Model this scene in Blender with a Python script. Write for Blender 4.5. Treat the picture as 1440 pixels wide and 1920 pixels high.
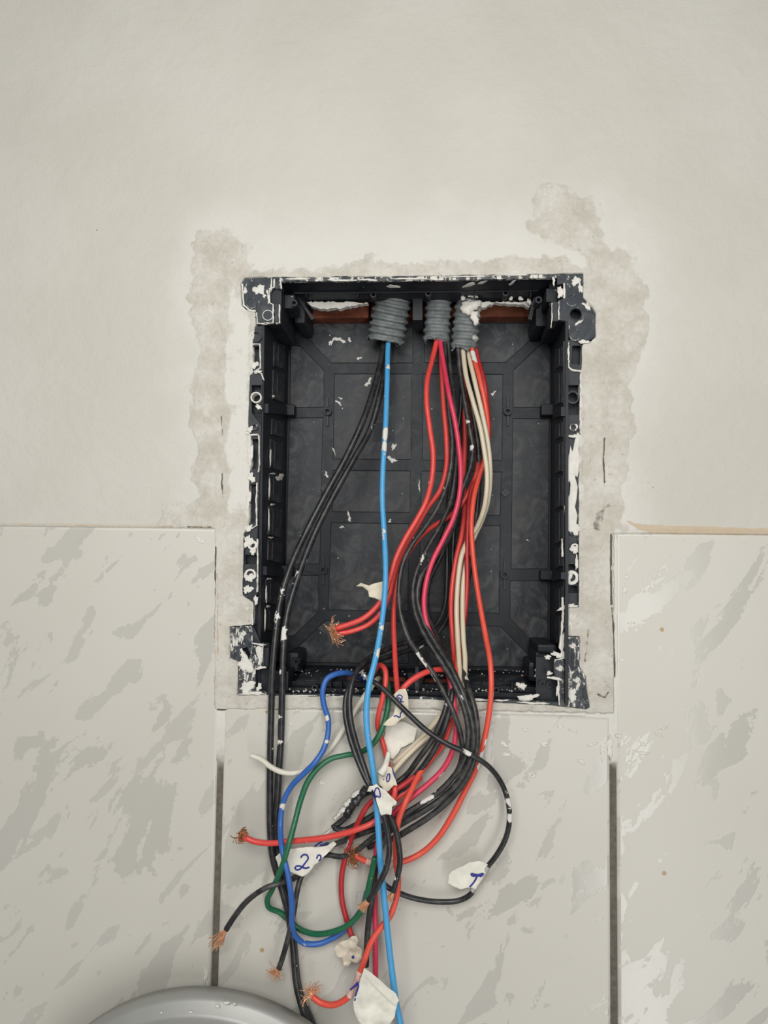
import bpy, bmesh, math, random
import numpy as np
from mathutils import Vector, Matrix
from mathutils.geometry import tessellate_polygon, delaunay_2d_cdt

for o in list(bpy.data.objects):
    bpy.data.objects.remove(o)
scene = bpy.context.scene
COL = scene.collection

# ------------------------------------------------------------------ camera
FPX, DIST, ZC = 1442.0, 0.577, 1.30
YAW, PITCH, ROLL = math.radians(4.0), math.radians(3.5), math.radians(0.8)
fw = Vector((-math.sin(YAW) * math.cos(PITCH), math.cos(YAW) * math.cos(PITCH), math.sin(PITCH)))
r0 = fw.cross(Vector((0, 0, 1))).normalized()
u0 = r0.cross(fw)
rt = math.cos(ROLL) * r0 + math.sin(ROLL) * u0
up = math.cos(ROLL) * u0 - math.sin(ROLL) * r0
CAM = Vector((0, 0, ZC)) - fw * DIST
cd = bpy.data.cameras.new('camera')
cd.sensor_fit = 'VERTICAL'
cd.sensor_height = 24.0
cd.lens = 24.0 * FPX / 1920.0
cd.clip_start = 0.01
cam = bpy.data.objects.new('camera', cd)
COL.objects.link(cam)
m3 = Matrix((rt, up, -fw)).transposed()
cam.matrix_world = Matrix.Translation(CAM) @ m3.to_4x4()
scene.camera = cam

# ------------------------------------------------------------------ light
wd = bpy.data.worlds.new('room_light')
scene.world = wd
wd.use_nodes = True
wd.node_tree.nodes['Background'].inputs[0].default_value = (1.0, 0.985, 0.955, 1)
wd.node_tree.nodes['Background'].inputs[1].default_value = 0.20


def area(name, loc, target, sx, sy, power, col):
    l = bpy.data.lights.new(name, 'AREA')
    l.shape = 'RECTANGLE'
    l.size, l.size_y = sx, sy
    l.energy = power
    l.color = col
    o = bpy.data.objects.new(name, l)
    COL.objects.link(o)
    o.location = loc
    o.rotation_euler = (Vector(target) - Vector(loc)).to_track_quat('-Z', 'Y').to_euler()
    return o


# daylight: a window stand-in behind and above the camera, an open doorway to the right behind it
area('window_fill_panel', (-0.02, -0.80, 1.52), (0.03, 0, 1.27), 0.55, 0.45, 5.5, (1.0, 0.98, 0.935))  # soft panel added close to the wall so its falloff brightens the middle
area('doorway_daylight', (0.69, -1.95, 0.45), (0.25, 0, 1.15), 0.27, 1.9, 12, (1.0, 0.985, 0.955))

vs = scene.view_settings
vs.view_transform = 'Standard'
vs.look = 'None'
vs.gamma = 1.0
vs.use_curve_mapping = False
vs.exposure = 0.03

# ------------------------------------------------------------------ pixel helpers (a traced pixel is set on a real plane at its own depth)
def ray(px, py):
    return fw * FPX + rt * (px - 720.0) - up * (py - 960.0)


def W(px, py, h=0.0):
    """world point seen at a pixel, h millimetres in front of the wall face"""
    d = ray(px, py)
    t = (-h * 0.001 - CAM.y) / d.y
    return CAM + d * t


def on_plane(px, py, O, N):
    d = ray(px, py)
    t = (O - CAM).dot(N) / d.dot(N)
    return CAM + d * t


# ------------------------------------------------------------------ materials
def new_mat(name):
    m = bpy.data.materials.new(name)
    m.use_nodes = True
    nt = m.node_tree
    b = nt.nodes['Principled BSDF']
    return m, nt, b


class NB:
    """tiny node builder"""
    def __init__(s, nt):
        s.nt = nt
        s.tc = nt.nodes.new('ShaderNodeTexCoord')

    def link(s, a, b):
        s.nt.links.new(a, b)

    def val(s, sock, v):
        if hasattr(v, 'is_linked') or hasattr(v, 'links'):
            s.link(v, sock)
        else:
            sock.default_value = v

    def noise(s, scale, detail=4, rough=0.55, vec=None, dist=0.0, out='Fac'):
        n = s.nt.nodes.new('ShaderNodeTexNoise')
        n.inputs['Scale'].default_value = scale
        n.inputs['Detail'].default_value = detail
        n.inputs['Roughness'].default_value = rough
        n.inputs['Distortion'].default_value = dist
        s.link(vec if vec else s.tc.outputs['Object'], n.inputs['Vector'])
        return n.outputs[out]

    def mapping(s, scale=(1, 1, 1), rot=(0, 0, 0), loc=(0, 0, 0)):
        n = s.nt.nodes.new('ShaderNodeMapping')
        n.inputs['Scale'].default_value = scale
        n.inputs['Rotation'].default_value = rot
        n.inputs['Location'].default_value = loc
        s.link(s.tc.outputs['Object'], n.inputs['Vector'])
        return n.outputs[0]

    def math(s, op, a, b=0.0, c=None):
        n = s.nt.nodes.new('ShaderNodeMath')
        n.operation = op
        s.val(n.inputs[0], a)
        s.val(n.inputs[1], b)
        if c is not None:
            s.val(n.inputs[2], c)
        return n.outputs[0]

    def step(s, x, lo, hi, to0=0.0, to1=1.0):
        n = s.nt.nodes.new('ShaderNodeMapRange')
        n.interpolation_type = 'SMOOTHSTEP'
        s.val(n.inputs[0], x)
        n.inputs[1].default_value = lo
        n.inputs[2].default_value = hi
        n.inputs[3].default_value = to0
        n.inputs[4].default_value = to1
        return n.outputs[0]

    def attr(s, name):
        n = s.nt.nodes.new('ShaderNodeAttribute')
        n.attribute_name = name
        return n.outputs['Fac']

    def mix(s, f, a, b):
        n = s.nt.nodes.new('ShaderNodeMix')
        n.data_type = 'RGBA'
        s.val(n.inputs[0], f)
        for i, v in ((6, a), (7, b)):
            if isinstance(v, tuple):
                n.inputs[i].default_value = (v[0], v[1], v[2], 1)
            else:
                s.link(v, n.inputs[i])
        return n.outputs[2]

    def bump(s, h, strength, dist):
        n = s.nt.nodes.new('ShaderNodeBump')
        n.inputs['Strength'].default_value = strength
        n.inputs['Distance'].default_value = dist
        s.link(h, n.inputs['Height'])
        return n.outputs[0]


PLASTER = (0.66, 0.645, 0.60)


def mat_wall():
    m, nt, b = new_mat('painted_plaster_and_mortar')
    n = NB(nt)
    mort, grt, tan, dark = n.attr('mort'), n.attr('grt'), n.attr('tan'), n.attr('dark')
    big = n.noise(7, 3)
    fine = n.noise(260, 5, 0.65)
    mid = n.noise(45, 5, 0.6)
    paint = n.mix(n.step(big, 0.35, 0.65), (0.565, 0.548, 0.495), (0.60, 0.585, 0.535))
    paint = n.mix(n.math('MULTIPLY', n.attr('halo_skim'), 0.75), paint, (0.70, 0.688, 0.645))
    mcol = n.mix(n.step(mid, 0.3, 0.7), (0.535, 0.507, 0.44), (0.68, 0.66, 0.60))
    mcol = n.mix(n.math('MULTIPLY', n.step(fine, 0.60, 0.70), 0.55), mcol, (0.36, 0.31, 0.25))
    mcol = n.mix(n.math('MULTIPLY', n.step(n.noise(22, 4), 0.60, 0.75), 0.3), mcol, (0.55, 0.475, 0.38))
    mm = n.step(n.math('ADD', mort, n.math('MULTIPLY', n.math('SUBTRACT', n.noise(70, 6, 0.68), 0.5), 1.9)), 0.30, 0.72)
    c = n.mix(mm, paint, mcol)
    c = n.mix(n.step(n.math('ADD', tan, n.math('MULTIPLY', n.math('SUBTRACT', fine, 0.5), 0.7)), 0.40, 0.65), c,
              n.mix(n.noise(60, 4), (0.52, 0.40, 0.27), (0.60, 0.52, 0.41)))
    c = n.mix(grt, c, n.mix(n.step(fine, 0.3, 0.7), (0.095, 0.082, 0.064), (0.15, 0.135, 0.11)))
    c = n.mix(n.step(n.math('ADD', dark, n.math('MULTIPLY', n.math('SUBTRACT', n.noise(120, 4), 0.5), 1.1)), 0.45, 0.75), c, (0.12, 0.105, 0.085))
    n.link(c, b.inputs['Base Color'])
    b.inputs['Roughness'].default_value = 0.72
    n.link(n.bump(n.math('ADD', n.math('ADD', n.noise(420, 4, 0.6), n.math('MULTIPLY', n.noise(1500, 2), 0.4)), n.math('MULTIPLY', mm, n.math('MULTIPLY', n.noise(240, 6, 0.7, None, 0.8), 3.0))), 0.6, 0.0007), b.inputs['Normal'])
    return m


def mat_tile():
    m, nt, b = new_mat('marbled_glazed_tile')
    n = NB(nt)
    oi = nt.nodes.new('ShaderNodeObjectInfo')
    sh = nt.nodes.new('ShaderNodeVectorMath')
    sh.operation = 'ADD'
    n.link(n.mapping((1, 1, 1), (0, math.radians(-36), 0)), sh.inputs[0])
    n.link(oi.outputs['Location'], sh.inputs[1])

    def stretch(sc, loc):
        q = nt.nodes.new('ShaderNodeMapping')
        q.inputs['Scale'].default_value = sc
        q.inputs['Location'].default_value = loc
        n.link(sh.outputs[0], q.inputs['Vector'])
        return q.outputs[0]
    a = n.noise(1.0, 6, 0.52, stretch((24, 1, 9.5), (0, 0, 0)), 0.7)
    a2 = n.noise(1.0, 5, 0.52, stretch((46, 1, 19), (7.3, 0, 4.1)), 0.6)
    c2 = n.noise(1.0, 4, 0.5, stretch((115, 1, 62), (3.1, 0, 1.7)), 0.3)
    edge = n.math('MULTIPLY', n.math('SUBTRACT', n.noise(330, 3), 0.5), 0.07)
    k1 = n.step(n.math('ADD', a, edge), 0.562, 0.574)
    k2 = n.step(n.math('ADD', a2, edge), 0.592, 0.606)
    k3 = n.step(c2, 0.680, 0.695)
    blotch = n.math('MAXIMUM', n.math('MAXIMUM', k1, n.math('MULTIPLY', k2, 0.85)), n.math('MULTIPLY', k3, 0.7))
    soft = n.noise(5, 3)
    base = n.mix(n.step(soft, 0.3, 0.7), (0.585, 0.568, 0.512), (0.615, 0.60, 0.55))
    grey = n.mix(n.step(soft, 0.3, 0.7), (0.485, 0.472, 0.43), (0.50, 0.49, 0.455))
    c = n.mix(n.math('MULTIPLY', blotch, 0.78), base, grey)
    # rust coloured specks
    vo = nt.nodes.new('ShaderNodeTexVoronoi')
    vo.inputs['Scale'].default_value = 24
    n.link(n.tc.outputs['Object'], vo.inputs['Vector'])
    sp = n.math('MULTIPLY', n.step(n.math('ADD', vo.outputs['Distance'], n.math('MULTIPLY', n.noise(300, 2), 0.03)), 0.045, 0.06, 1.0, 0.0), n.step(n.noise(9, 2), 0.50, 0.53))
    c = n.mix(n.math('MULTIPLY', sp, 0.8), c, (0.40, 0.26, 0.09))
    n.link(c, b.inputs['Base Color'])
    n.link(n.step(blotch, 0.0, 1.0, 0.40, 0.16), b.inputs['Roughness'])
    b.inputs['Specular IOR Level'].default_value = 0.5
    n.link(n.bump(n.math('ADD', n.noise(60, 3), n.math('MULTIPLY', blotch, -0.5)), 0.10, 0.0008), b.inputs['Normal'])
    return m


def mat_plastic(name, film=0.15, smear=0.0, base=(0.017, 0.020, 0.026)):
    """black moulded plastic with a chalky plaster film and dried plaster smears"""
    m, nt, b = new_mat(name)
    n = NB(nt)
    sw = n.noise(38, 6, 0.62, None, 2.6)
    fine = n.noise(240, 4, 0.6)
    c = n.mix(n.math('MULTIPLY', n.step(sw, 0.35, 0.8), film), base, (0.30, 0.30, 0.30))
    c = n.mix(n.math('MULTIPLY', n.step(n.noise(30, 3), 0.52, 0.75), film * 0.55), c, (0.20, 0.16, 0.13))
    rough = n.step(sw, 0.3, 0.8, 0.42, 0.62)
    if smear > 0:
        s = n.noise(130, 6, 0.66, n.mapping((1.25, 1, 0.55)), 0.6)
        k = n.step(n.math('ADD', s, n.math('MULTIPLY', n.math('SUBTRACT', fine, 0.5), 0.3)), 0.74 - smear * 0.3, 0.80 - smear * 0.3)
        c = n.mix(k, c, PLASTER)
        n.link(n.bump(k, 0.5, 0.0006), b.inputs['Normal'])
    else:
        k = n.step(n.noise(210, 3, 0.5), 0.735, 0.76)
        c = n.mix(n.math('MULTIPLY', k, 0.75), c, PLASTER)
        n.link(n.bump(n.math('ADD', fine, k), 0.12, 0.0005), b.inputs['Normal'])
    n.link(c, b.inputs['Base Color'])
    n.link(rough, b.inputs['Roughness'])
    b.inputs['Specular IOR Level'].default_value = 0.28
    return m


def mat_wire(name, col, dust=0.06, splat=0.0, rough=0.38):
    m, nt, b = new_mat(name)
    n = NB(nt)
    fine = n.noise(300, 5, 0.62)
    mid = n.noise(160, 5, 0.65)
    c = n.mix(n.math('MULTIPLY', n.step(mid, 0.35, 0.8), dust), col, (0.55, 0.54, 0.50))
    p = n.math('ADD', n.attr('pl'), n.math('MULTIPLY', n.math('SUBTRACT', fine, 0.5), 1.5))
    k = n.step(p, 0.50, 0.62)
    k2 = n.step(n.noise(230, 4, 0.55), 0.735 - splat, 0.765 - splat)
    k = n.math('MAXIMUM', k, k2)
    c = n.mix(k, c, (0.72, 0.71, 0.67))
    n.link(c, b.inputs['Base Color'])
    n.link(n.step(k, 0, 1, rough, 0.85), b.inputs['Roughness'])
    n.link(n.bump(k, 0.6, 0.0005), b.inputs['Normal'])
    return m


def mat_simple(name, col, rough=0.6, metal=0.0, var=0.15, scale=150, bump=0.2, bd=0.0005, spec=0.4):
    m, nt, b = new_mat(name)
    n = NB(nt)
    f = n.noise(scale, 5, 0.6)
    lo = tuple(x * (1 - var) for x in col)
    hi = tuple(min(1, x * (1 + var)) for x in col)
    n.link(n.mix(n.step(f, 0.3, 0.7), lo, hi), b.inputs['Base Color'])
    b.inputs['Roughness'].default_value = rough
    b.inputs['Metallic'].default_value = metal
    b.inputs['Specular IOR Level'].default_value = spec
    if bump:
        n.link(n.bump(f, bump, bd), b.inputs['Normal'])
    return m


def mat_conduit():
    m, nt, b = new_mat('grey_corrugated_plastic')
    n = NB(nt)
    f = n.noise(140, 5, 0.6)
    c = n.mix(n.step(f, 0.3, 0.75), (0.125, 0.145, 0.150), (0.225, 0.245, 0.245))
    k = n.step(n.math('ADD', n.attr('pl'), n.math('MULTIPLY', n.math('SUBTRACT', n.noise(190, 5), 0.5), 1.5)), 0.5, 0.6)
    c = n.mix(k, c, PLASTER)
    n.link(c, b.inputs['Base Color'])
    b.inputs['Roughness'].default_value = 0.6
    n.link(n.bump(k, 0.5, 0.0006), b.inputs['Normal'])
    return m


M = {
    'wall': mat_wall(), 'tile': mat_tile(),
    'inner': mat_plastic('black_plastic_inside', 0.07, 0.0, (0.0095, 0.013, 0.0195)),
    'panel': mat_plastic('black_plastic_panel', 0.30, 0.0, (0.0115, 0.0155, 0.0225)),  # dust film, raised partly to stand in for light reflected off the panels
    'face': mat_plastic('black_plastic_front_face', 0.25, 0.50, (0.020, 0.028, 0.039)),
    'face_heavy': mat_plastic('black_plastic_plastered', 0.4, 0.78, (0.020, 0.028, 0.038)),
    'face_clean': mat_plastic('black_plastic_front_clean', 0.16, 0.2, (0.018, 0.023, 0.031)),
    'black': mat_wire('black_insulation', (0.013, 0.014, 0.017), 0.07, 0.0, 0.36),
    'blackd': mat_wire('dusty_black_insulation', (0.015, 0.0155, 0.017), 0.13, 0.004, 0.42),
    'red': mat_wire('red_insulation', (0.72, 0.062, 0.052), 0.05),
    'red2': mat_wire('orange_red_insulation', (0.76, 0.085, 0.052), 0.05, 0.01),
    'redd': mat_wire('deep_red_insulation', (0.46, 0.022, 0.026), 0.05),
    'crim': mat_wire('crimson_insulation', (0.66, 0.038, 0.095), 0.05, 0.01),
    'lblue': mat_wire('light_blue_insulation', (0.065, 0.36, 0.70), 0.10, 0.01),
    'blue': mat_wire('blue_insulation', (0.028, 0.13, 0.46), 0.05, 0.0),
    'green': mat_wire('green_insulation', (0.010, 0.135, 0.060), 0.04, 0.01),
    'cream': mat_wire('cream_insulation', (0.68, 0.60, 0.45), 0.10, 0.0),
    'white': mat_wire('white_insulation', (0.70, 0.67, 0.58), 0.10, 0.03),
    'copper': mat_simple('bare_copper', (0.88, 0.50, 0.31), 0.42, 0.6, 0.2, 400, 0),
    'copperd': mat_simple('tarnished_copper', (0.46, 0.20, 0.09), 0.45, 0.6, 0.35, 400, 0),
    'tin': mat_simple('crushed_tin', (0.55, 0.58, 0.60), 0.35, 0.7, 0.5, 500, 0.5),
    'conduit': mat_conduit(),
    'paper': mat_simple('masking_tape', (0.72, 0.66, 0.53), 0.7, 0, 0.14, 90, 0.3, 0.0006),
    'paperw': mat_simple('white_paper_tape', (0.76, 0.745, 0.665), 0.65, 0, 0.10, 80, 0.3, 0.0008),
    'papero': mat_simple('stained_tape', (0.66, 0.60, 0.49), 0.7, 0, 0.2, 120, 0.3, 0.0006),
    'pink': mat_simple('pink_seen_through_tape', (0.70, 0.47, 0.42), 0.6, 0, 0.15, 90, 0.2),
    'greyt': mat_simple('grey_seen_through_tape', (0.42, 0.42, 0.38), 0.6, 0, 0.2, 90, 0.2),
    'ink': mat_simple('blue_pen_ink', (0.025, 0.035, 0.27), 0.5, 0, 0.2, 300, 0),
    'plaster': mat_simple('dried_white_plaster', (0.70, 0.685, 0.64), 0.85, 0, 0.08, 130, 0.6, 0.0008, 0.2),
    'mortar': mat_simple('beige_mortar', (0.60, 0.57, 0.51), 0.9, 0, 0.13, 130, 0.7, 0.0008, 0.2),
    'brick': mat_simple('red_clay_brick', (0.19, 0.062, 0.036), 0.85, 0, 0.35, 60, 0.5, 0.001, 0.2),
    'silver': mat_simple('satin_aluminium', (0.40, 0.405, 0.39), 0.5, 0.4, 0.06, 20, 0.05),
    'cavity': mat_simple('cavity_mortar', (0.22, 0.19, 0.16), 0.9, 0, 0.3, 60, 0.5),
}

# ------------------------------------------------------------------ object helpers
def mk(name, verts, faces, mat, parent=None, smooth=False, attrs=None):
    V = np.array([tuple(v) for v in verts], dtype=float) if not isinstance(verts, np.ndarray) else verts
    o3 = (V.min(0) + V.max(0)) / 2
    me = bpy.data.meshes.new(name)
    me.from_pydata((V - o3).tolist(), [], faces)
    me.materials.append(mat if not isinstance(mat, str) else M[mat])
    if smooth:
        me.polygons.foreach_set('use_smooth', [True] * len(me.polygons))
    if attrs:
        for k, a in attrs.items():
            at = me.attributes.new(k, 'FLOAT', 'POINT')
            at.data.foreach_set('value', np.asarray(a, dtype=np.float32))
    me.update()
    o = bpy.data.objects.new(name, me)
    COL.objects.link(o)
    loc = Vector(o3)
    if parent is not None:
        o.parent = parent
        loc = loc - abs_loc(parent)
    o.location = loc
    return o


def abs_loc(o):
    v = Vector(o.location)
    while o.parent:
        o = o.parent
        v = v + Vector(o.location)
    return v


def empty(name, loc):
    o = bpy.data.objects.new(name, None)
    o.empty_display_size = 0.02
    COL.objects.link(o)
    o.location = loc
    return o


def tag(o, label, cat, group=None):
    o['label'] = label
    o['category'] = cat
    if group:
        o['group'] = group
    return o


def frame_of(N):
    N = N.normalized()
    a = Vector((0, 0, 1)) if abs(N.z) < 0.9 else Vector((1, 0, 0))
    U = a.cross(N).normalized()
    return U, N.cross(U), N


def prism(name, poly, mat, parent, thick, plane=None, h=0.0, holes=(), lift=0.0):
    """traced pixel outline set on a plane and given thickness (mm) behind its face"""
    if plane is None:
        O, N = Vector((0, -h * 0.001, 0)), Vector((0, -1, 0))
    else:
        O, N = plane
        N = N.normalized()
        O = O + N * (h * 0.001)
    U, Vv, N = frame_of(N)
    loops = [[on_plane(p[0], p[1], O, N) for p in L] for L in [poly] + list(holes)]
    flat = [p for L in loops for p in L]
    l2 = [[Vector(((p - O).dot(U), (p - O).dot(Vv), 0)) for p in L] for L in loops]
    nF = len(flat)
    tris = tessellate_polygon(l2) if not holes else cdt_tris(l2)
    back = [p - N * (thick * 0.001) for p in flat]
    f2 = [v for L in l2 for v in L]
    faces = []
    for t in tris:
        a, b, c = (f2[i] for i in t)
        t = tuple(t) if (b - a).cross(c - a).z > 0 else tuple(reversed(t))
        faces.append(t)
        faces.append(tuple(nF + i for i in reversed(t)))
    s = 0
    for L, q in zip(loops, l2):
        n = len(L)
        ar = sum(q[i].x * q[(i + 1) % n].y - q[(i + 1) % n].x * q[i].y for i in range(n))
        outer = (s == 0)
        for i in range(n):
            a, b = s + i, s + (i + 1) % n
            fc = (a, nF + a, nF + b, b)
            if (ar < 0) == outer:
                fc = tuple(reversed(fc))
            faces.append(fc)
        s += n
    return mk(name, flat + back, faces, mat, parent)


def inpoly(x, y, L):
    c = False
    for i in range(len(L)):
        a, b = L[i - 1], L[i]
        if (a.y > y) != (b.y > y) and x < (b.x - a.x) * (y - a.y) / (b.y - a.y) + a.x:
            c = not c
    return c


def cdt_tris(l2):
    pts, edges = [], []
    for L in l2:
        s0 = len(pts)
        pts += [Vector((v.x * 1000, v.y * 1000)) for v in L]
        edges += [(s0 + i, s0 + (i + 1) % len(L)) for i in range(len(L))]
    vo, eo, fo, ov, oe, of = delaunay_2d_cdt(pts, edges, [], 0, 1e-6)
    Ls = [[Vector((v.x * 1000, v.y * 1000)) for v in L] for L in l2]
    out = []
    for f in fo:
        c = sum((vo[i] for i in f), Vector((0, 0))) / len(f)
        if inpoly(c.x, c.y, Ls[0]) and not any(inpoly(c.x, c.y, H) for H in Ls[1:]) and all(ov[i] for i in f):
            out.append(tuple(ov[i][0] for i in f))
    return out


def circ(cx, cy, r, n=18, a0=0.0, a1=2 * math.pi, ry=None):
    ry = r if ry is None else ry
    return [(cx + r * math.cos(a0 + (a1 - a0) * i / n), cy + ry * math.sin(a0 + (a1 - a0) * i / n)) for i in range(n)]


def ring(name, cx, cy, r, rin, mat, parent, thick=2, **k):
    return prism(name, circ(cx, cy, r), mat, parent, thick, holes=[circ(cx, cy, rin)], **k)


def rect(x0, y0, x1, y1):
    return [(x0, y0), (x1, y0), (x1, y1), (x0, y1)]


def jag(poly, amp=1.2, stepl=4.0, seed=0):
    """ragged version of an outline, as dried plaster breaks"""
    R = random.Random(seed)
    out = []
    n = len(poly)
    for i in range(n):
        a, b = poly[i], poly[(i + 1) % n]
        L = math.hypot(b[0] - a[0], b[1] - a[1])
        k = max(1, int(L / stepl))
        for j in range(k):
            t = j / k
            e = amp if j else amp * 0.4
            out.append((a[0] + (b[0] - a[0]) * t + R.uniform(-e, e), a[1] + (b[1] - a[1]) * t + R.uniform(-e, e)))
    return out


def blob(name, cx, cy, rx, ry, parent, mat='plaster', plane=None, h=0.0, height=1.2, ang=0.0, seed=0, rag=0.3):
    """low ragged lump of dried plaster lying on a plane"""
    R = random.Random(seed * 77 + int(cx * 3 + cy * 7))
    if plane is None:
        O, N = Vector((0, -h * 0.001, 0)), Vector((0, -1, 0))
    else:
        O, N = plane
        N = N.normalized()
        O = O + N * h * 0.001
    n = 22
    ph = [R.uniform(0, 6.28) for _ in range(6)]
    rad = [1 + rag * (0.5 * math.sin(2 * a + ph[0]) + 0.4 * math.sin(3 * a + ph[1]) + 0.35 * math.sin(5 * a + ph[2]) + 0.3 * math.sin(9 * a + ph[3])) + R.uniform(-.1, .1) * rag * 2
           for a in (2 * math.pi * i / n for i in range(n))]
    ca, sa = math.cos(ang), math.sin(ang)
    V = []
    prof = [(1.0, -0.2), (0.93, 0.55), (0.72, 0.9), (0.38, 1.0)]
    for s, z in prof:
        for i in range(n):
            a = 2 * math.pi * i / n
            x, y = rx * rad[i] * s * math.cos(a), ry * rad[i] * s * math.sin(a)
            p = on_plane(cx + x * ca - y * sa, cy + x * sa + y * ca, O, N)
            zz = z * height * (1 + (R.uniform(-.35, .35) if z > 0 else 0))
            V.append(p + N * (zz * 0.001))
    V.append(on_plane(cx, cy, O, N) + N * (height * 0.001 * R.uniform(.8, 1.2)))
    F = []
    for k in range(len(prof) - 1):
        for i in range(n):
            j = (i + 1) % n
            F.append((k * n + i, (k + 1) * n + i, (k + 1) * n + j, k * n + j))
    k = (len(prof) - 1) * n
    F += [(k + i, len(V) - 1, k + (i + 1) % n) for i in range(n)]
    F.append(tuple(range(n)))
    o = mk(name, V, F, mat, parent, True)
    return o


def box_mm(name, p0, p1, mat, parent, chamf=0.0):
    """axis aligned block between two world corners"""
    x0, x1 = sorted((p0.x, p1.x)); y0, y1 = sorted((p0.y, p1.y)); z0, z1 = sorted((p0.z, p1.z))
    V = [(x, y, z) for x in (x0, x1) for y in (y0, y1) for z in (z0, z1)]
    F = [(0, 1, 3, 2), (4, 6, 7, 5), (0, 4, 5, 1), (2, 3, 7, 6), (0, 2, 6, 4), (1, 5, 7, 3)]
    o = mk(name, V, F, mat, parent)
    if chamf:
        bm = bmesh.new()
        bm.from_mesh(o.data)
        bmesh.ops.bevel(bm, geom=bm.edges[:], offset=chamf * 0.001, segments=2, affect='EDGES', profile=0.6)
        bm.to_mesh(o.data)
        bm.free()
    return o


def crspline(P, stepm):
    """centripetal-ish Catmull-Rom through points (N,k) sampled evenly"""
    P = np.array(P, float)
    P = np.vstack([2 * P[0] - P[1], P, 2 * P[-1] - P[-2]])
    out = []
    for i in range(1, len(P) - 2):
        p0, p1, p2, p3 = P[i - 1:i + 3]
        d = lambda a, b: max(1e-6, np.linalg.norm((b - a)[:3])) ** 0.5
        t0 = 0; t1 = t0 + d(p0, p1); t2 = t1 + d(p1, p2); t3 = t2 + d(p2, p3)
        n = max(2, int(np.linalg.norm((p2 - p1)[:3]) / stepm))
        for t in np.linspace(t1, t2, n, endpoint=False):
            A1 = (t1 - t) / (t1 - t0) * p0 + (t - t0) / (t1 - t0) * p1
            A2 = (t2 - t) / (t2 - t1) * p1 + (t - t1) / (t2 - t1) * p2
            A3 = (t3 - t) / (t3 - t2) * p2 + (t - t2) / (t3 - t2) * p3
            B1 = (t2 - t) / (t2 - t0) * A1 + (t - t0) / (t2 - t0) * A2
            B2 = (t3 - t) / (t3 - t1) * A2 + (t - t1) / (t3 - t1) * A3
            out.append((t2 - t) / (t2 - t1) * B1 + (t - t1) / (t2 - t1) * B2)
    out.append(P[-2])
    return np.array(out)


def sweep(C, rad, seg=10, cap=True):
    """tube around centre line C (n,3) with radius array"""
    C = np.asarray(C)[:, :3]
    n = len(C)
    rad = np.broadcast_to(rad, (n,))
    T = np.gradient(C, axis=0)
    T /= np.linalg.norm(T, axis=1)[:, None] + 1e-12
    a = np.array([0, 1.0, 0.02])
    nrm = a - T[0] * a.dot(T[0])
    nrm /= np.linalg.norm(nrm)
    V = []
    ang = np.linspace(0, 2 * math.pi, seg, endpoint=False)
    ca, sa = np.cos(ang), np.sin(ang)
    for i in range(n):
        nrm = nrm - T[i] * nrm.dot(T[i])
        nrm /= np.linalg.norm(nrm) + 1e-12
        bi = np.cross(T[i], nrm)
        V.append(C[i] + rad[i] * (ca[:, None] * nrm + sa[:, None] * bi))
    V = np.concatenate(V)
    F = []
    for i in range(n - 1):
        for j in range(seg):
            k = (j + 1) % seg
            F.append((i * seg + j, i * seg + k, (i + 1) * seg + k, (i + 1) * seg + j))
    if cap:
        F.append(tuple(reversed(range(seg))))
        F.append(tuple((n - 1) * seg + j for j in range(seg)))
    return V, F


# ------------------------------------------------------------------ numpy noise and distance fields
def vnoise(x, y, seed):
    xi, yi = np.floor(x).astype(int), np.floor(y).astype(int)
    fx, fy = x - xi, y - yi
    fx, fy = fx * fx * (3 - 2 * fx), fy * fy * (3 - 2 * fy)
    T = np.random.RandomState(seed).rand(256, 256)
    g = lambda a, b: T[a % 256, b % 256]
    return (g(xi, yi) * (1 - fx) + g(xi + 1, yi) * fx) * (1 - fy) + (g(xi, yi + 1) * (1 - fx) + g(xi + 1, yi + 1) * fx) * fy


def fbm(x, y, lam, seed, oct=4):
    s, a, t = 0, 1.0, 0
    for k in range(oct):
        s = s + a * (vnoise(x / lam * 2 ** k, y / lam * 2 ** k, seed + k) - 0.5)
        t += a
        a *= 0.55
    return s / t * 2


def sdf(x, y, poly):
    """signed distance, negative inside"""
    d = np.full(x.shape, 1e9)
    inside = np.zeros(x.shape, bool)
    n = len(poly)
    for i in range(n):
        ax, ay = poly[i]
        bx, by = poly[(i + 1) % n]
        ex, ey = bx - ax, by - ay
        t = np.clip(((x - ax) * ex + (y - ay) * ey) / (ex * ex + ey * ey + 1e-9), 0, 1)
        d = np.minimum(d, np.hypot(x - ax - t * ex, y - ay - t * ey))
        c = ((ay > y) != (by > y))
        with np.errstate(divide='ignore', invalid='ignore'):
            inside ^= c & (x < ex * (y - ay) / (ey if ey else 1e-9) + ax)
    return np.where(inside, -d, d)


def dline(x, y, pts):
    d = np.full(x.shape, 1e9)
    for (ax, ay), (bx, by) in zip(pts[:-1], pts[1:]):
        ex, ey = bx - ax, by - ay
        t = np.clip(((x - ax) * ex + (y - ay) * ey) / (ex * ex + ey * ey + 1e-9), 0, 1)
        d = np.minimum(d, np.hypot(x - ax - t * ex, y - ay - t * ey))
    return d


def sst(x, a, b):
    t = np.clip((x - a) / (b - a), 0, 1)
    return t * t * (3 - 2 * t)


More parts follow.
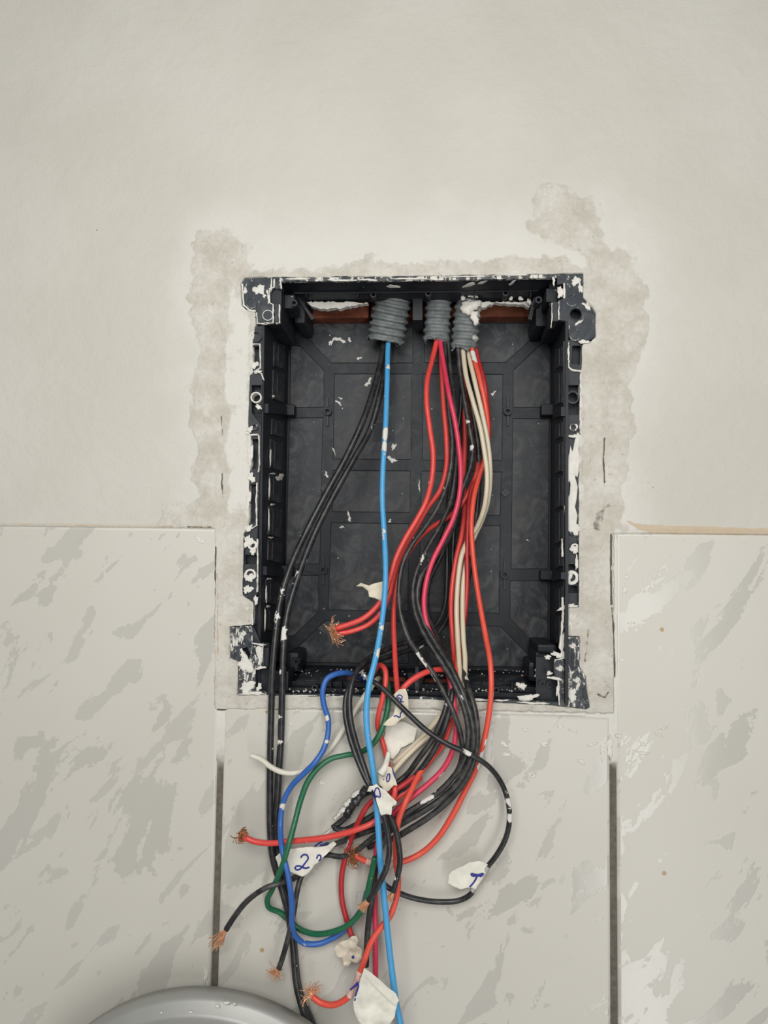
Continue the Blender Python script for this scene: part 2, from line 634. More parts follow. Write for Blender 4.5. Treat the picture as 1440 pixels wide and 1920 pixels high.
# ------------------------------------------------------------------ the wall: plaster above, mortar collar round the box, grout bed behind the tiles
OPEN = [(450, 531), (458, 520), (525, 519), (780, 517), (1040, 513), (1094, 511), (1094, 558), (1112, 574), (1118, 585), (1118, 632), (1108, 640),
        (1092, 645), (1091, 690), (1088, 700), (1088, 812), (1086, 820), (1086, 1005), (1085, 1012), (1085, 1139), (1063, 1142), (1062, 1192), (1087, 1193),
        (1087, 1250), (1098, 1268), (1106, 1326), (1098, 1331), (1040, 1323), (880, 1315), (700, 1308), (500, 1304), (444, 1304), (446, 1240), (430, 1234), (430, 1175),
        (473, 1171), (474, 1130), (455, 1118), (457, 1000), (466, 988), (466, 890), (470, 870), (470, 815), (464, 806), (467, 703), (473, 698),
        (473, 642), (478, 612), (478, 585), (462, 581), (452, 571)]


def axis_coords(a, b, c, d, lo, hi, fine, mid, coarse):
    """fine between b..c, mid a..b and c..d, coarse outside to lo/hi"""
    seg = lambda p, q, s: list(np.linspace(p, q, max(2, int(round(abs(q - p) / s))), endpoint=False))
    return np.array(seg(lo, a, coarse) + seg(a, b, mid) + seg(b, c, fine) + seg(c, d, mid) + seg(d, hi, coarse) + [hi])


def project(x, z):
    """wall-plane world coordinates to photograph pixels"""
    px_, py_ = [], []
    dx, dy, dz = x - CAM.x, 0 - CAM.y, z - CAM.z
    f = dx * fw.x + dy * fw.y + dz * fw.z
    r = dx * rt.x + dy * rt.y + dz * rt.z
    u = dx * up.x + dy * up.y + dz * up.z
    return 720 + FPX * r / f, 960 - FPX * u / f


TX0, TX1 = W(414.5, 1340).x, W(1150.5, 1460).x          # joint centre lines
TTOP = W(200, 987).z
TBOT2 = TTOP - 0.445
JW = 0.0048 / 2
MTOP = W(760, 1334).z                                    # cut upper edge of the middle tile


def build_wall():
    fx0, fx1 = W(350, 900).x, W(1225, 900).x
    fz1, fz0 = W(760, 440).z, W(760, 1360).z
    gx0, gx1 = W(-15, 960).x, W(1460, 960).x
    gz1, gz0 = W(720, -20).z, W(720, 1950).z
    X = axis_coords(gx0, fx0, fx1, gx1, gx0 - 0.5, gx1 + 0.5, 0.0008, 0.0015, 0.02)
    Z = axis_coords(gz0, fz0, fz1, gz1, gz0 - 0.35, gz1 + 0.35, 0.0008, 0.0015, 0.02)
    nx, nz = len(X), len(Z)
    x, z = np.meshgrid(X, Z)
    x, z = x.ravel(), z.ravel()
    px, py = project(x, z)
    wobs = fbm(px, py, 14, 11, 3)
    wobl = fbm(px, py, 60, 21, 4)
    # box opening
    Fh = sdf(px, py, OPEN) + 1.6 * wobs
    # tile area
    ytop = np.where(px < 760, 985 + 0.010 * px, 1001 + 0.010 * (px - 1160))
    below = z < TTOP
    col = np.maximum(np.maximum(402 - px, px - 1151), py - np.where(px < 800, 1330, 1330 + 0.022 * (px - 800))) + 2.5 * wobs
    collar = sst(col, 1.2, -1.2)
    upper = sst(z - TTOP, -0.0016, -0.0004)
    solid = np.maximum(upper, collar)
    # unpainted mortar
    polys = [
        [(378, 452), (470, 448), (478, 520), (468, 990), (372, 990), (362, 800), (370, 640), (362, 540)],
        [(1090, 468), (1150, 470), (1205, 520), (1212, 620), (1182, 720), (1196, 820), (1160, 930), (1165, 990), (1080, 990)],
        [(985, 430), (992, 395), (1015, 352), (1062, 346), (1112, 392), (1150, 470), (1100, 500), (1040, 470)],
        [(450, 507), (600, 508), (660, 497), (695, 474), (722, 498), (900, 490), (1060, 478), (1095, 510), (1095, 530), (450, 530)],
        [(300, 945), (420, 940), (420, 990), (290, 990)],
    ]
    dm = np.full(px.shape, 1e9)
    for i, p in enumerate(polys):
        amp = (26, 30, 30, 7, 18)[i]
        dm = np.minimum(dm, sdf(px, py, p) + amp * wobl + 7 * wobs)
    mort = np.maximum(sst(dm, 16, -16), collar * (z < TTOP + 0.004))
    # whiter smooth plaster strip against the left flange, and smears of old paint
    strip = sst(np.abs(px - 446) + 9 * wobl, 28, 14) * sst(py + 20 * wobl, 520, 580) * sst(py + 25 * wobl, 1010, 940)
    mort = mort * (1 - 0.75 * strip)
    halo_skim = sst(sdf(px, py, OPEN) + 40 * wobl, 190, 30)  # bright halo round the box painted into the colour, along with paler skim coat
    # cracks and dirt, with the shade inside the gaps painted dark
    dark = np.zeros_like(px)
    for pts, wd_, st in [
        ([(1134, 822), (1132, 860), (1134, 905)], 1.6, 1.0),
        ([(1146, 1002), (1145, 1060), (1146, 1132)], 2.2, 1.0), ([(1147, 1140), (1151, 1190), (1153, 1270)], 1.8, 1.0),
        ([(1118, 988), (1128, 962), (1138, 946)], 9.0, 0.56), ([(1100, 1185), (1112, 1165), (1098, 1240)], 8.0, 0.42), ([(1120, 760), (1110, 800), (1160, 790)], 14.0, 0.36),
        ([(416, 888), (415, 905), (417, 926)], 1.6, 0.95), ([(414, 780), (416, 815)], 1.2, 0.8),
        ([(405, 1025), (404, 1080), (401, 1150), (400, 1230), (397, 1300), (398, 1328)], 1.9, 0.85),
        ([(397, 1312), (400, 1331), (470, 1332), (640, 1333)], 1.7, 0.85), ([(770, 1338), (950, 1343), (1062, 1347)], 1.5, 0.75),
        ([(925, 1345), (965, 1348)], 2.2, 0.9), ([(1122, 1302), (1133, 1308), (1140, 1298)], 2.6, 0.8),
        ([(1103, 1180), (1100, 1215), (1096, 1240)], 2.0, 0.6), ([(310, 987), (395, 989)], 2.0, 0.6),
        ([(1142, 1395), (1146, 1450)], 3.0, 0.7), ([(1118, 1010), (1090, 1045)], 1.5, 0.45),
        ([(700, 405), (1000, 403)], 1.0, 0.35), ([(180, 430), (182, 431)], 2.0, 0.9), ([(655, 522), (700, 521)], 1.3, 0.8),
        ([(1215, 905), (1235, 925)], 3.0, 0.5)]:
        dark = np.maximum(dark, st * sst(dline(px, py, pts) + (0.8 + 0.9 * max(0, wd_ - 1.5)) * (wobs + 0.5 * wobl), wd_ + 1.2, wd_ * 0.4))
    # tan strip of bare edge above the right tile, thin line on the left
    tan = sst(sdf(px, py, [(1172, 975), (1200, 983), (1255, 985), (1440, 991), (1900, 996), (1900, 1006), (1440, 1003), (1240, 1001), (1195, 995)]) + 3.5 * wobs, 1.5, -1.5)
    tan = np.maximum(tan, 0.75 * sst(dline(px, py, [(-600, 978), (0, 983), (240, 986), (400, 989)]) + 1.5 * wobs, 2.4, 0.6))
    tan = np.maximum(tan, 0.7 * sst(dline(px, py, [(408, 1075), (409, 1240)]) + 2.0 * wobs, 3.0, 0.6))
    # grout
    gl = sst(np.abs(x - TX0), 0.006, 0.004) * sst(py + 12 * wobs, 1395, 1455)
    gr = sst(np.abs(x - TX1), 0.006, 0.004) * sst(py + 14 * wobs, 1425, 1450)
    gfar = (px < 300) | (px > 1250)
    grt = np.where(solid > 0.5, 0, np.maximum(np.maximum(gl, gr), gfar * 1.0))
    # relief in millimetres
    rel_paint = 0.34 * fbm(px, py, 22, 31, 3) + 0.9 * fbm(px, py, 240, 41, 2) + 0.16 * fbm(px, py, 11, 51, 2)
    rel_mort = -0.35 + 0.55 * fbm(px, py, 30, 61, 4) + 0.35 * fbm(px, py, 8, 71, 2)
    hs = rel_paint * (1 - mort) + rel_mort * mort
    hs = hs - 0.9 * dark * (mort > 0.3) + 0.25 * tan
    hs = np.where(z < TTOP + 0.002, np.maximum(hs + 0.9, 0.55), hs)          # collar lies over the tile edges
    hs = hs + 0.9 * sst(Fh, 9, 0) * sst(wobl, -0.2, 0.4)                    # lip of plaster against the box
    hg = -2.6 + 0.3 * wobs
    fill = (1 - np.maximum(gl, gr)) * (np.abs(x - TX0) < 0.02) + (1 - gr) * (np.abs(x - TX1) < 0.02)
    hg = np.where(fill > 0.5, -0.8 + 0.5 * wobs, hg)
    h = hs * solid + hg * (1 - solid)
    # snap the opening edge
    keepv = Fh.reshape(nz, nx)
    fc = (keepv[:-1, :-1] + keepv[1:, :-1] + keepv[:-1, 1:] + keepv[1:, 1:]) / 4
    idx = np.arange(nx * nz).reshape(nz, nx)
    quads = np.stack([idx[:-1, :-1], idx[:-1, 1:], idx[1:, 1:], idx[1:, :-1]], -1)
    keep = fc > 0
    q = quads[keep]
    e = 0.0004
    gxp, gyp = project(x + e, z)
    F1 = sdf(gxp, gyp, OPEN)
    gxp, gyp = project(x, z + e)
    F2 = sdf(gxp, gyp, OPEN)
    F0 = sdf(px, py, OPEN)
    g1, g2 = (F1 - F0) / e, (F2 - F0) / e
    g = g1 ** 2 + g2 ** 2 + 1e-6
    # vertices on the rim
    cnt = np.zeros(nx * nz, int)
    np.add.at(cnt, q.ravel(), 1)
    allc = np.zeros(nx * nz, int)
    np.add.at(allc, quads.reshape(-1, 4).ravel(), 1)
    rim = (cnt > 0) & (cnt < allc) & (np.abs(Fh) < 6)
    x = np.where(rim, x - Fh * g1 / g, x)
    z = np.where(rim, z - Fh * g2 / g, z)
    # rim skirt going back into the wall
    used = np.unique(q)
    remap = -np.ones(nx * nz, int)
    remap[used] = np.arange(len(used))
    q = remap[q]
    V = np.stack([x[used], -h[used] * 0.001, z[used]], 1)
    ed = np.concatenate([q[:, [0, 1]], q[:, [1, 2]], q[:, [2, 3]], q[:, [3, 0]]])
    key = np.sort(ed, 1)
    kk = key[:, 0].astype(np.int64) * len(used) + key[:, 1]
    u, inv, c = np.unique(kk, return_inverse=True, return_counts=True)
    bnd = ed[c[inv] == 1]
    rimu = rim[used]
    bnd = bnd[rimu[bnd[:, 0]] & rimu[bnd[:, 1]]]
    bv = np.unique(bnd)
    bm_ = -np.ones(len(used), int)
    bm_[bv] = len(used) + np.arange(len(bv))
    V2 = V[bv].copy()
    V2[:, 1] += 0.009
    sk = np.stack([bnd[:, 1], bnd[:, 0], bm_[bnd[:, 0]], bm_[bnd[:, 1]]], 1)
    Vall = np.concatenate([V, V2])
    Q = np.concatenate([q, sk])
    me = bpy.data.meshes.new('wall_back')
    me.vertices.add(len(Vall))
    me.vertices.foreach_set('co', Vall.astype(np.float32).ravel())
    me.loops.add(len(Q) * 4)
    me.loops.foreach_set('vertex_index', Q.astype(np.int32).ravel())
    me.polygons.add(len(Q))
    me.polygons.foreach_set('loop_start', np.arange(0, len(Q) * 4, 4, dtype=np.int32))
    me.polygons.foreach_set('use_smooth', np.ones(len(Q), bool))
    me.update(calc_edges=True)
    me.materials.append(M['wall'])
    for nm, a in (('mort', mort), ('grt', grt), ('tan', tan), ('dark', dark), ('halo_skim', halo_skim)):
        at = me.attributes.new(nm, 'FLOAT', 'POINT')
        v = a[used]
        at.data.foreach_set('value', np.concatenate([v, np.maximum(v[bv], 1.0 if nm == 'mort' else 0.0)]).astype(np.float32))
    o = bpy.data.objects.new('wall_back', me)
    COL.objects.link(o)
    o['kind'] = 'structure'
    return o


wall = build_wall()


def tile_piece(x0, x1, z0, z1):
    o = box_mm('tile', Vector((x0, 0.0, z0)), Vector((x1, 0.0075, z1)), 'tile', wall)
    bm = bmesh.new()
    bm.from_mesh(o.data)
    ed = [e for e in bm.edges if all(v.co.y < 0 for v in e.verts)]
    bmesh.ops.bevel(bm, geom=ed, offset=0.0024, segments=4, affect='EDGES', profile=0.5)
    bm.to_mesh(o.data)
    bm.free()
    # shading: keep the big face flat, round only the arris
    for p in o.data.polygons:
        p.use_smooth = p.area < 0.002
    return o


TW = TX1 - TX0
tile_piece(TX0 - TW + JW, TX0 - JW, TBOT2 + JW, TTOP - 0.0004)
tile_piece(TX0 + JW, TX1 - JW, TBOT2 + JW, MTOP)
tile_piece(TX1 + JW, TX1 + TW - JW, TBOT2 + JW, TTOP - 0.0004)
tile_piece(TX0 - 2 * TW + JW, TX0 - TW - JW, TBOT2 + JW, TTOP - 0.0004)
tile_piece(TX1 + TW + JW, TX1 + 2 * TW - JW, TBOT2 + JW, TTOP - 0.0004)
for k in range(-2, 3):
    tile_piece(TX0 + k * TW + JW, TX1 + k * TW - JW, TBOT2 - 0.30, TBOT2 - JW)

# bricks of the wall seen through the slots of the box, with cavity mortar behind
for (a, b, yt) in ((560, 688, 0), (692, 840, 0), (846, 1030, 0)):
    p0, p1 = W(a, 560, -52), W(b, 560, -52)
    zt = W(760, 575, -60).z
    box_mm('brick', Vector((p0.x, 0.070, zt - 0.006)), Vector((p1.x, 0.12, zt + 0.060)), 'brick', wall, 1.0)
for (a, b) in ((560, 720), (724, 860), (864, 1030)):
    p0, p1 = W(a, 1270, -52), W(b, 1270, -52)
    zb = W(760, 1275, -60).z
    box_mm('brick', Vector((p0.x, 0.070, zb - 0.05)), Vector((p1.x, 0.12, zb + 0.004)), 'brick', wall, 1.0)
p0, p1 = W(520, 520, -40), W(1060, 520, -40)
box_mm('cavity_mortar', Vector((p0.x, 0.012, W(760, 500, 0).z - 0.002)), Vector((p1.x, 0.07, W(760, 500, 0).z + 0.02)), 'cavity', wall)
p0, p1 = W(520, 1320, -40), W(1060, 1320, -40)
box_mm('cavity_mortar', Vector((p0.x, 0.012, W(760, 1345, 0).z - 0.02)), Vector((p1.x, 0.07, W(760, 1345, 0).z)), 'cavity', wall)

# plaster splashes on the tiles and the mortar
R = random.Random(5)
for i, (cx, cy, rx, ry, a) in enumerate([
        (628, 1392, 26, 6, -0.95), (632, 1398, 12, 4, -0.8), (603, 1467, 5, 6, 0), (519, 1352, 4, 5, 0), (545, 1357, 4, 3, 0), (1075, 1370, 7, 3, 0.3),
        (1050, 1362, 6, 4, -0.3), (1020, 1395, 8, 5, 0.5), (985, 1368, 6, 3, 0), (945, 1395, 7, 5, 0.4), (950, 1415, 12, 3, 0.2), (1110, 1395, 9, 3, -0.3),
        (1090, 1428, 6, 5, 0.1), (1180, 1418, 7, 14, 0.2), (1205, 1412, 12, 3, 0.3), (1175, 1082, 4, 5, 0), (1172, 1105, 4, 9, 0), (1185, 1168, 6, 2, 0),
        (1245, 1365, 9, 2, -0.3), (1235, 1378, 8, 2, 0.4), (372, 1010, 7, 5, 0.6), (381, 1015, 4, 5, 0), (385, 1830, 3, 17, 0.06), (1205, 1395, 6, 3, 0.8),
        (1130, 1410, 5, 12, 0.1), (1143, 1400, 7, 16, 0.0), (1000, 1455, 5, 3, 0), (560, 1725, 3, 2, 0), (850, 1362, 8, 3, 0.1), (1160, 1380, 5, 4, 0)]):
    blob('plaster_splash', cx, cy, rx, ry, wall, 'plaster', h=0.0, height=0.7, ang=a, seed=i, rag=0.55)

# ------------------------------------------------------------------ the electrical box
BOX = empty('electrical_box', W(760, 920, -42))
tag(BOX, 'open black plastic electrical box set in the wall, rim smeared with plaster', 'electrical box')
HB = -85.0
FT = dict(tl=W(497, 523, -1), tr=W(1060, 518, -1), bl=W(487, 1305, -1), br=W(1060, 1322, -1))
BT = dict(tl=W(541, 601, HB), tr=W(1034, 602, HB), bl=W(531, 1247, HB), br=W(1031, 1254, HB))


def wall_plane(a, b, c):
    n = (b - a).cross(c - a).normalized()
    ctr = W(770, 920, -40)
    if n.dot(ctr - a) < 0:
        n = -n
    return (a, n)


PL = wall_plane(FT['tl'], BT['tl'], BT['bl'])
PR = wall_plane(FT['tr'], BT['tr'], BT['br'])
PT = wall_plane(FT['tl'], FT['tr'], BT['tl'])
PB = wall_plane(FT['bl'], FT['br'], BT['bl'])


def pix(p):
    d = p - CAM
    f = d.dot(fw)
    return (720 + FPX * d.dot(rt) / f, 960 - FPX * d.dot(up) / f)


def quad_px(*ks):
    return [pix(k) for k in ks]


prism('side_wall', quad_px(FT['tl'], BT['tl'], BT['bl'], FT['bl']), 'inner', BOX, 2.2, plane=PL)
prism('side_wall', quad_px(FT['tr'], BT['tr'], BT['br'], FT['br']), 'inner', BOX, 2.2, plane=PR)
tw = quad_px(FT['tl'], BT['tl'], BT['tr'], FT['tr'])
prism('side_wall', tw, 'inner', BOX, 2.2, plane=PT,
      holes=[[(577, 567), (776, 566), (776, 596), (592, 597)], [(790, 566), (998, 566), (992, 597), (790, 596)]])
bw = quad_px(FT['bl'], BT['bl'], BT['br'], FT['br'])
prism('side_wall', bw, 'inner', BOX, 2.2, plane=PB,
      holes=[[(650, 1262), (760, 1264), (760, 1278), (650, 1276)], [(796, 1266), (845, 1267), (846, 1281), (796, 1280)]])
# back plate, rib frame and the fields between the ribs
prism('back_plate', [(530, 590), (1048, 590), (1046, 1266), (520, 1262)], 'inner', BOX, 2.0, h=HB - 1.4)
fields = [
    [(577, 607), (577, 633), (622, 680), (773, 680), (773, 606)],
    [(546, 648), (564, 650), (607, 696), (607, 763), (545, 763)],
    [(544, 785), (605, 784), (599, 1057), (537, 1057)],
    [(536, 1080), (597, 1080), (597, 1147), (551, 1191), (535, 1193)],
    [(609, 1165), (764, 1166), (765, 1243), (552, 1241), (551, 1222)],
    [(628, 702), (771, 702), (770, 861), (626, 860)], [(625, 883), (769, 884), (768, 960), (624, 959)], [(622, 981), (766, 983), (764, 1145), (616, 1143)],
    [(794, 702), (942, 703), (940, 863), (793, 862)], [(791, 884), (939, 886), (937, 966), (790, 963)], [(789, 985), (937, 987), (935, 1149), (786, 1147)],
    [(797, 606), (1010, 607), (1007, 625), (948, 679), (797, 679)],
    [(1030, 640), (1013, 648), (963, 695), (963, 763), (1030, 763)],
    [(962, 786), (1029, 786), (1027, 1066), (959, 1066)],
    [(957, 1090), (1027, 1090), (1026, 1208), (1004, 1208), (957, 1159)],
    [(785, 1172), (938, 1175), (999, 1237), (998, 1250), (785, 1247)],
]


def grow(poly, d):
    cx = sum(p[0] for p in poly) / len(poly)
    cy = sum(p[1] for p in poly) / len(poly)
    n = len(poly)
    ar = sum(poly[i][0] * poly[(i + 1) % n][1] - poly[(i + 1) % n][0] * poly[i][1] for i in range(n))
    sg = 1 if ar > 0 else -1
    out = []
    for i in range(n):
        a, b, c = poly[i - 1], poly[i], poly[(i + 1) % n]
        def nn(p, q):
            L = math.hypot(q[0] - p[0], q[1] - p[1])
            return (sg * (q[1] - p[1]) / L, -sg * (q[0] - p[0]) / L)
        n1, n2 = nn(a, b), nn(b, c)
        k = 1 + n1[0] * n2[0] + n1[1] * n2[1]
        out.append((b[0] + d * (n1[0] + n2[0]) / k, b[1] + d * (n1[1] + n2[1]) / k))
    return out


for f in fields:
    prism('back_panel', f, 'panel', BOX, 1.4, h=HB)
qb = quad_px(BT['tl'], BT['tr'], BT['br'], BT['bl'])
prism('rib_frame', grow(qb, -1.0), 'inner', BOX, 2.0, h=HB + 0.3, holes=[grow(f, 1.6) for f in fields])
# bosses and slots on the back
for (cx, cy) in ((614, 771), (952, 771), (606, 1069), (946, 1078)):
    sb = ring('screw_boss', cx, cy, 7.5, 4.0, 'inner', BOX, 5, h=HB + 4.5)
    prism('boss_rib', rect(cx - 1.8, cy - 26, cx + 1.8, cy - 8), 'panel', sb, 3, h=HB + 2.6)
    prism('boss_rib', rect(cx - 1.8, cy + 8, cx + 1.8, cy + 27), 'panel', sb, 3, h=HB + 2.6)
for (cx, cy) in ((609, 915), (948, 924)):
    prism('diamond_stud', [(cx - 9, cy), (cx, cy - 9), (cx + 9, cy), (cx, cy + 9)], 'panel', BOX, 3, h=HB + 2.5)
ring('mould_mark', 783, 691, 11.5, 9.8, 'inner', BOX, 1.2, h=HB + 0.9)
ring('mould_mark', 868, 1095, 10, 9.0, 'panel', BOX, 0.6, h=HB + 0.4)
prism('moulded_plate', [(700, 792), (740, 792), (740, 828), (700, 828)], 'inner', BOX, 0.6, h=HB + 0.35)

# knock-out panels on the side walls
for (y0, y1, xa, xb) in ((640, 690, 515, 534), (694, 752, 513, 533), (784, 818, 511, 532), (823, 881, 508, 530), (887, 942, 506, 530), (948, 1006, 505, 529), (1011, 1054, 504, 529),
                         (1086, 1133, 500, 526), (1138, 1184, 498, 525)):
    kn = prism('knockout', [(xa, y0), (xb, y0 + 7), (xb - 1, y1 + 2), (xa - 1, y1 - 4)], 'panel', BOX, 2, plane=PL, h=1.1)
    prism('knockout_ridge', [(xa + 8, y0 + 6), (xa + 10, y0 + 6), (xa + 9, y1 - 5), (xa + 7, y1 - 5)], 'panel', kn, 1, plane=PL, h=1.7)
for (y0, y1) in ((650, 690), (696, 758), (790, 822), (828, 886), (892, 952), (957, 1018), (1023, 1064), (1100, 1148), (1152, 1205)):
    kn = prism('knockout', [(1053, y0), (1040, y0 + 5), (1040, y1 + 2), (1053, y1 - 3)], 'panel', BOX, 2, plane=PR, h=1.2)
    prism('knockout_ridge', [(1048, y0 + 4), (1046.5, y0 + 5), (1046.5, y1 - 4), (1048, y1 - 4)], 'panel', kn, 1, plane=PR, h=1.8)
# cross bars from the side walls onto the back
for (x0, x1, y0, y1, pl) in ((503, 538, 757, 776, PL), (500, 532, 1062, 1080, PL), (1052, 1036, 763, 782, PR), (1052, 1034, 1073, 1088, PR)):
    prism('side_rib', [(x0, y0), (x1, y0 + 4), (x1, y1 + 2), (x0, y1 - 2)], 'inner', BOX, 4, plane=pl, h=3.0)
for (x0, y0, x1, y1) in ((538, 763, 556, 783), (1012, 762, 1036, 783), (1010, 1069, 1034, 1087), (532, 1060, 552, 1079)):
    box_mm('rib_end', W(x0, y0, HB), W(x1, y1, HB) + Vector((0, -0.012, 0)), 'inner', BOX, 0.8)

# rails along the top and bottom walls
def rail(y0, x0, x1, hz, th, dep, mat='inner', name='rail'):
    """bar parallel to the wall: front face traced at depth hz (mm), dep deep"""
    a, b = W(x0, y0, hz), W(x1, y0 + (x1 - x0) * 0.002, hz)
    return box_mm(name, a, Vector((b.x, a.y + dep * 0.001, a.z - th * 0.001)), mat, BOX, 0.3)


for (yy, x0, x1, hz) in ((546, 550, 1010, -26), (556, 556, 1004, -38)):
    rail(yy, x0, x1, hz, 2.0, 2.0)
for (yy, x0, x1, hz) in ((1300, 520, 1050, -6), (1289, 540, 1035, -16), (1277, 545, 1025, -30)):
    a, b = W(x0, yy, hz), W(x1, yy + 4, hz)
    box_mm('rail', Vector((a.x, a.y, a.z - 0.0042)), Vector((b.x, a.y + 0.003, a.z)), 'inner', BOX, 0.3)
for (cx, cy, hz) in ((700, 552, -28), (803, 550, -28), (948, 549, -28), (590, 1290, -14), (930, 1294, -14)):
    ring('screw_boss', cx, cy, 6.0, 3.3, 'panel', BOX, 12, h=hz)
for cx in (573, 671, 890, 995):
    prism('rail_web', rect(cx - 1, 547, cx + 1, 556), 'inner', BOX, 8, h=-27)
for cx in (620, 640, 700, 730, 820, 845, 905, 960):
    prism('rail_web', rect(cx - 1, 1279, cx + 1, 1290), 'inner', BOX, 8, h=-20)
prism('slot_divider', rect(774, 548, 792, 600), 'inner', BOX, 30, h=-40)
prism('slot_divider', [(764, 1262), (796, 1263), (792, 1282), (768, 1282)], 'inner', BOX, 20, h=-34)
prism('slot_divider', [(779, 1250), (785, 1250), (786, 1300), (778, 1300)], 'panel', BOX, 6, h=-12)
prism('cover_plate', [(556, 1275), (566, 1261), (634, 1261), (620, 1276)], 'panel', BOX, 2.5, plane=PB, h=3.0)
prism('cover_plate', [(866, 1264), (972, 1266), (985, 1280), (862, 1279)], 'panel', BOX, 2.5, plane=PB, h=3.0)

# corner pillars: stepped blocks with screw holes receding into the box
def pillar(x0, y0, x1, y1, h0, dep, cham=1.0, mat='inner'):
    a, b = W(x0, y0, h0), W(x1, y1, h0)
    return box_mm('corner_pillar', a, Vector((b.x, a.y + dep * 0.001, b.z)), mat, BOX, cham)


pillar(530, 552, 552, 578, -16, 26)
pillar(500, 541, 527, 607, -3.5, 60)
pillar(552, 560, 572, 606, -40, 44, 3.0)
pillar(560, 590, 578, 612, -52, 32, 3.5)
pillar(1024, 540, 1046, 566, -12, 26)
pillar(1034, 566, 1062, 602, -4.5, 60)
pillar(1004, 560, 1024, 612, -40, 44, 3.0)
pillar(998, 590, 1010, 618, -52, 32, 3.5)
pillar(487, 1214, 504, 1252, -4, 60)
pillar(500, 1258, 540, 1300, -14, 26)
pillar(536, 1222, 560, 1262, -44, 40, 4.0)
pillar(1008, 1208, 1044, 1226, -22, 56, 2.0)
pillar(1004, 1222, 1030, 1268, -26, 50, 2.0)
pillar(990, 1240, 1012, 1280, -40, 42, 4.0)
for (cx, cy, hz) in ((551, 568, -12), (1010, 562, -12), (1016, 1282, -8), (1030, 1284, -8), (556, 1240, -40)):
    ring('screw_boss', cx, cy, 6.5, 3.6, 'inner', BOX, 14, h=hz)
prism('corner_web', [(553, 552), (557, 552), (590, 597), (584, 600)], 'inner', BOX, 6, h=-36)
prism('corner_web', [(1006, 556), (1000, 558), (990, 598), (997, 600)], 'inner', BOX, 6, h=-36)

# front flange strips with their openings and screw rings
LF = [(480, 612), (495, 610), (492, 700), (490, 800), (486, 900), (483, 1000), (484, 1110), (476, 1130), (474, 1172), (492, 1212), (455, 1215), (440, 1130), (440, 990), (452, 880), (452, 640), (466, 606)]
prism('side_flange', LF, 'face_clean', BOX, 2.5, h=-2.0,
      holes=[rect(472, 649, 486, 682), rect(472, 722, 491, 774), [(470, 823), (484, 823), (482, 880), (468, 880)], [(468, 908), (480, 908), (478, 980), (466, 980)],
             rect(460, 1040, 482, 1058)])
prism('mounting_frame', [(420, 500), (1130, 495), (1130, 1345), (420, 1325)], 'inner', BOX, 2, h=-11.5,
      holes=[quad_px(FT['tl'], FT['tr'], FT['br'], FT['bl'])])
prism('flange_backing', [(452, 620), (494, 620), (484, 1170), (440, 1170)], 'inner', BOX, 2.5, h=-10)
RF = [(1056, 640), (1075, 636), (1110, 640), (1108, 1135), (1100, 1230), (1062, 1240), (1057, 1190), (1056, 1000), (1057, 800)]
prism('side_flange', RF, 'face_clean', BOX, 2.5, h=-2.0,
      holes=[[(1073, 648), (1089, 648), (1087, 684), (1071, 682)], rect(1063, 722, 1088, 778), rect(1061, 1058, 1082, 1068), rect(1060, 1098, 1082, 1112)])
prism('flange_backing', [(1056, 640), (1095, 640), (1095, 1190), (1056, 1190)], 'inner', BOX, 2.5, h=-10)
# raised little walls edged with plaster on the flanges
def rim(pts, w=1.6, mat='plaster', h=0.6, th=3.0, name='plaster_edge', seed=1):
    L, Rr = [], []
    n = len(pts)
    for i, p in enumerate(pts):
        a, b = pts[max(0, i - 1)], pts[min(n - 1, i + 1)]
        d = math.hypot(b[0] - a[0], b[1] - a[1])
        nx_, ny_ = -(b[1] - a[1]) / d, (b[0] - a[0]) / d
        L.append((p[0] + nx_ * w, p[1] + ny_ * w))
        Rr.append((p[0] - nx_ * w, p[1] - ny_ * w))
    return prism(name, jag(L + Rr[::-1], 0.7 if mat == 'plaster' else 0.0, 5, seed), mat, BOX, th, h=h)


rim([(473, 645), (487, 645), (488, 690), (476, 696), (490, 700), (494, 712)], 1.0, seed=2)
rim([(467, 816), (485, 816), (486, 870), (484, 885)], 0.9, seed=3)
rim([(482, 905), (480, 940), (481, 985), (468, 992)], 1.1, seed=4)
rim([(458, 1000), (456, 1060), (455, 1113), (460, 1118), (474, 1120), (477, 1130)], 0.9, 'face', 0.4, seed=5)
rim([(482, 1010), (483, 1050), (482, 1110)], 1.0, seed=6)
rim([(474, 1132), (473, 1172)], 0.9, seed=7)
rim([(1066, 652), (1066, 688), (1072, 693), (1090, 696)], 1.5, seed=8)
rim([(1089, 700), (1088, 760), (1088, 812)], 0.9, seed=9)
rim([(1062, 830), (1062, 900), (1063, 1000), (1084, 1006)], 0.8, 'face', 0.6, seed=10)
rim([(1054, 1010), (1055, 1044)], 1.2, seed=11)
rim([(1085, 1012), (1085, 1138), (1062, 1140), (1062, 1192)], 0.7, 'face', 0.8, seed=12)
rim([(1055, 1120), (1056, 1150), (1054, 1180), (1050, 1215), (1060, 1228)], 1.8, seed=13)
# screw rings on the flanges
for (cx, cy, r, ri, mt) in ((480, 745, 10.5, 8.0, 'plaster'), (477, 800, 6.5, 4.0, 'face'), (481, 631, 9.5, 8.0, 'face'), (473, 1022, 9, 5, 'plaster'), (469, 1077, 10.5, 7, 'plaster'),
                            (1074, 745, 12, 9.5, 'face'), (1076, 801, 8, 4.5, 'face_heavy'), (1078, 1027, 8, 5, 'plaster'), (1072, 1083, 13.5, 7.5, 'plaster')):
    ring('screw_ring', cx, cy, r, ri, mt, BOX, 8, h=0.2)

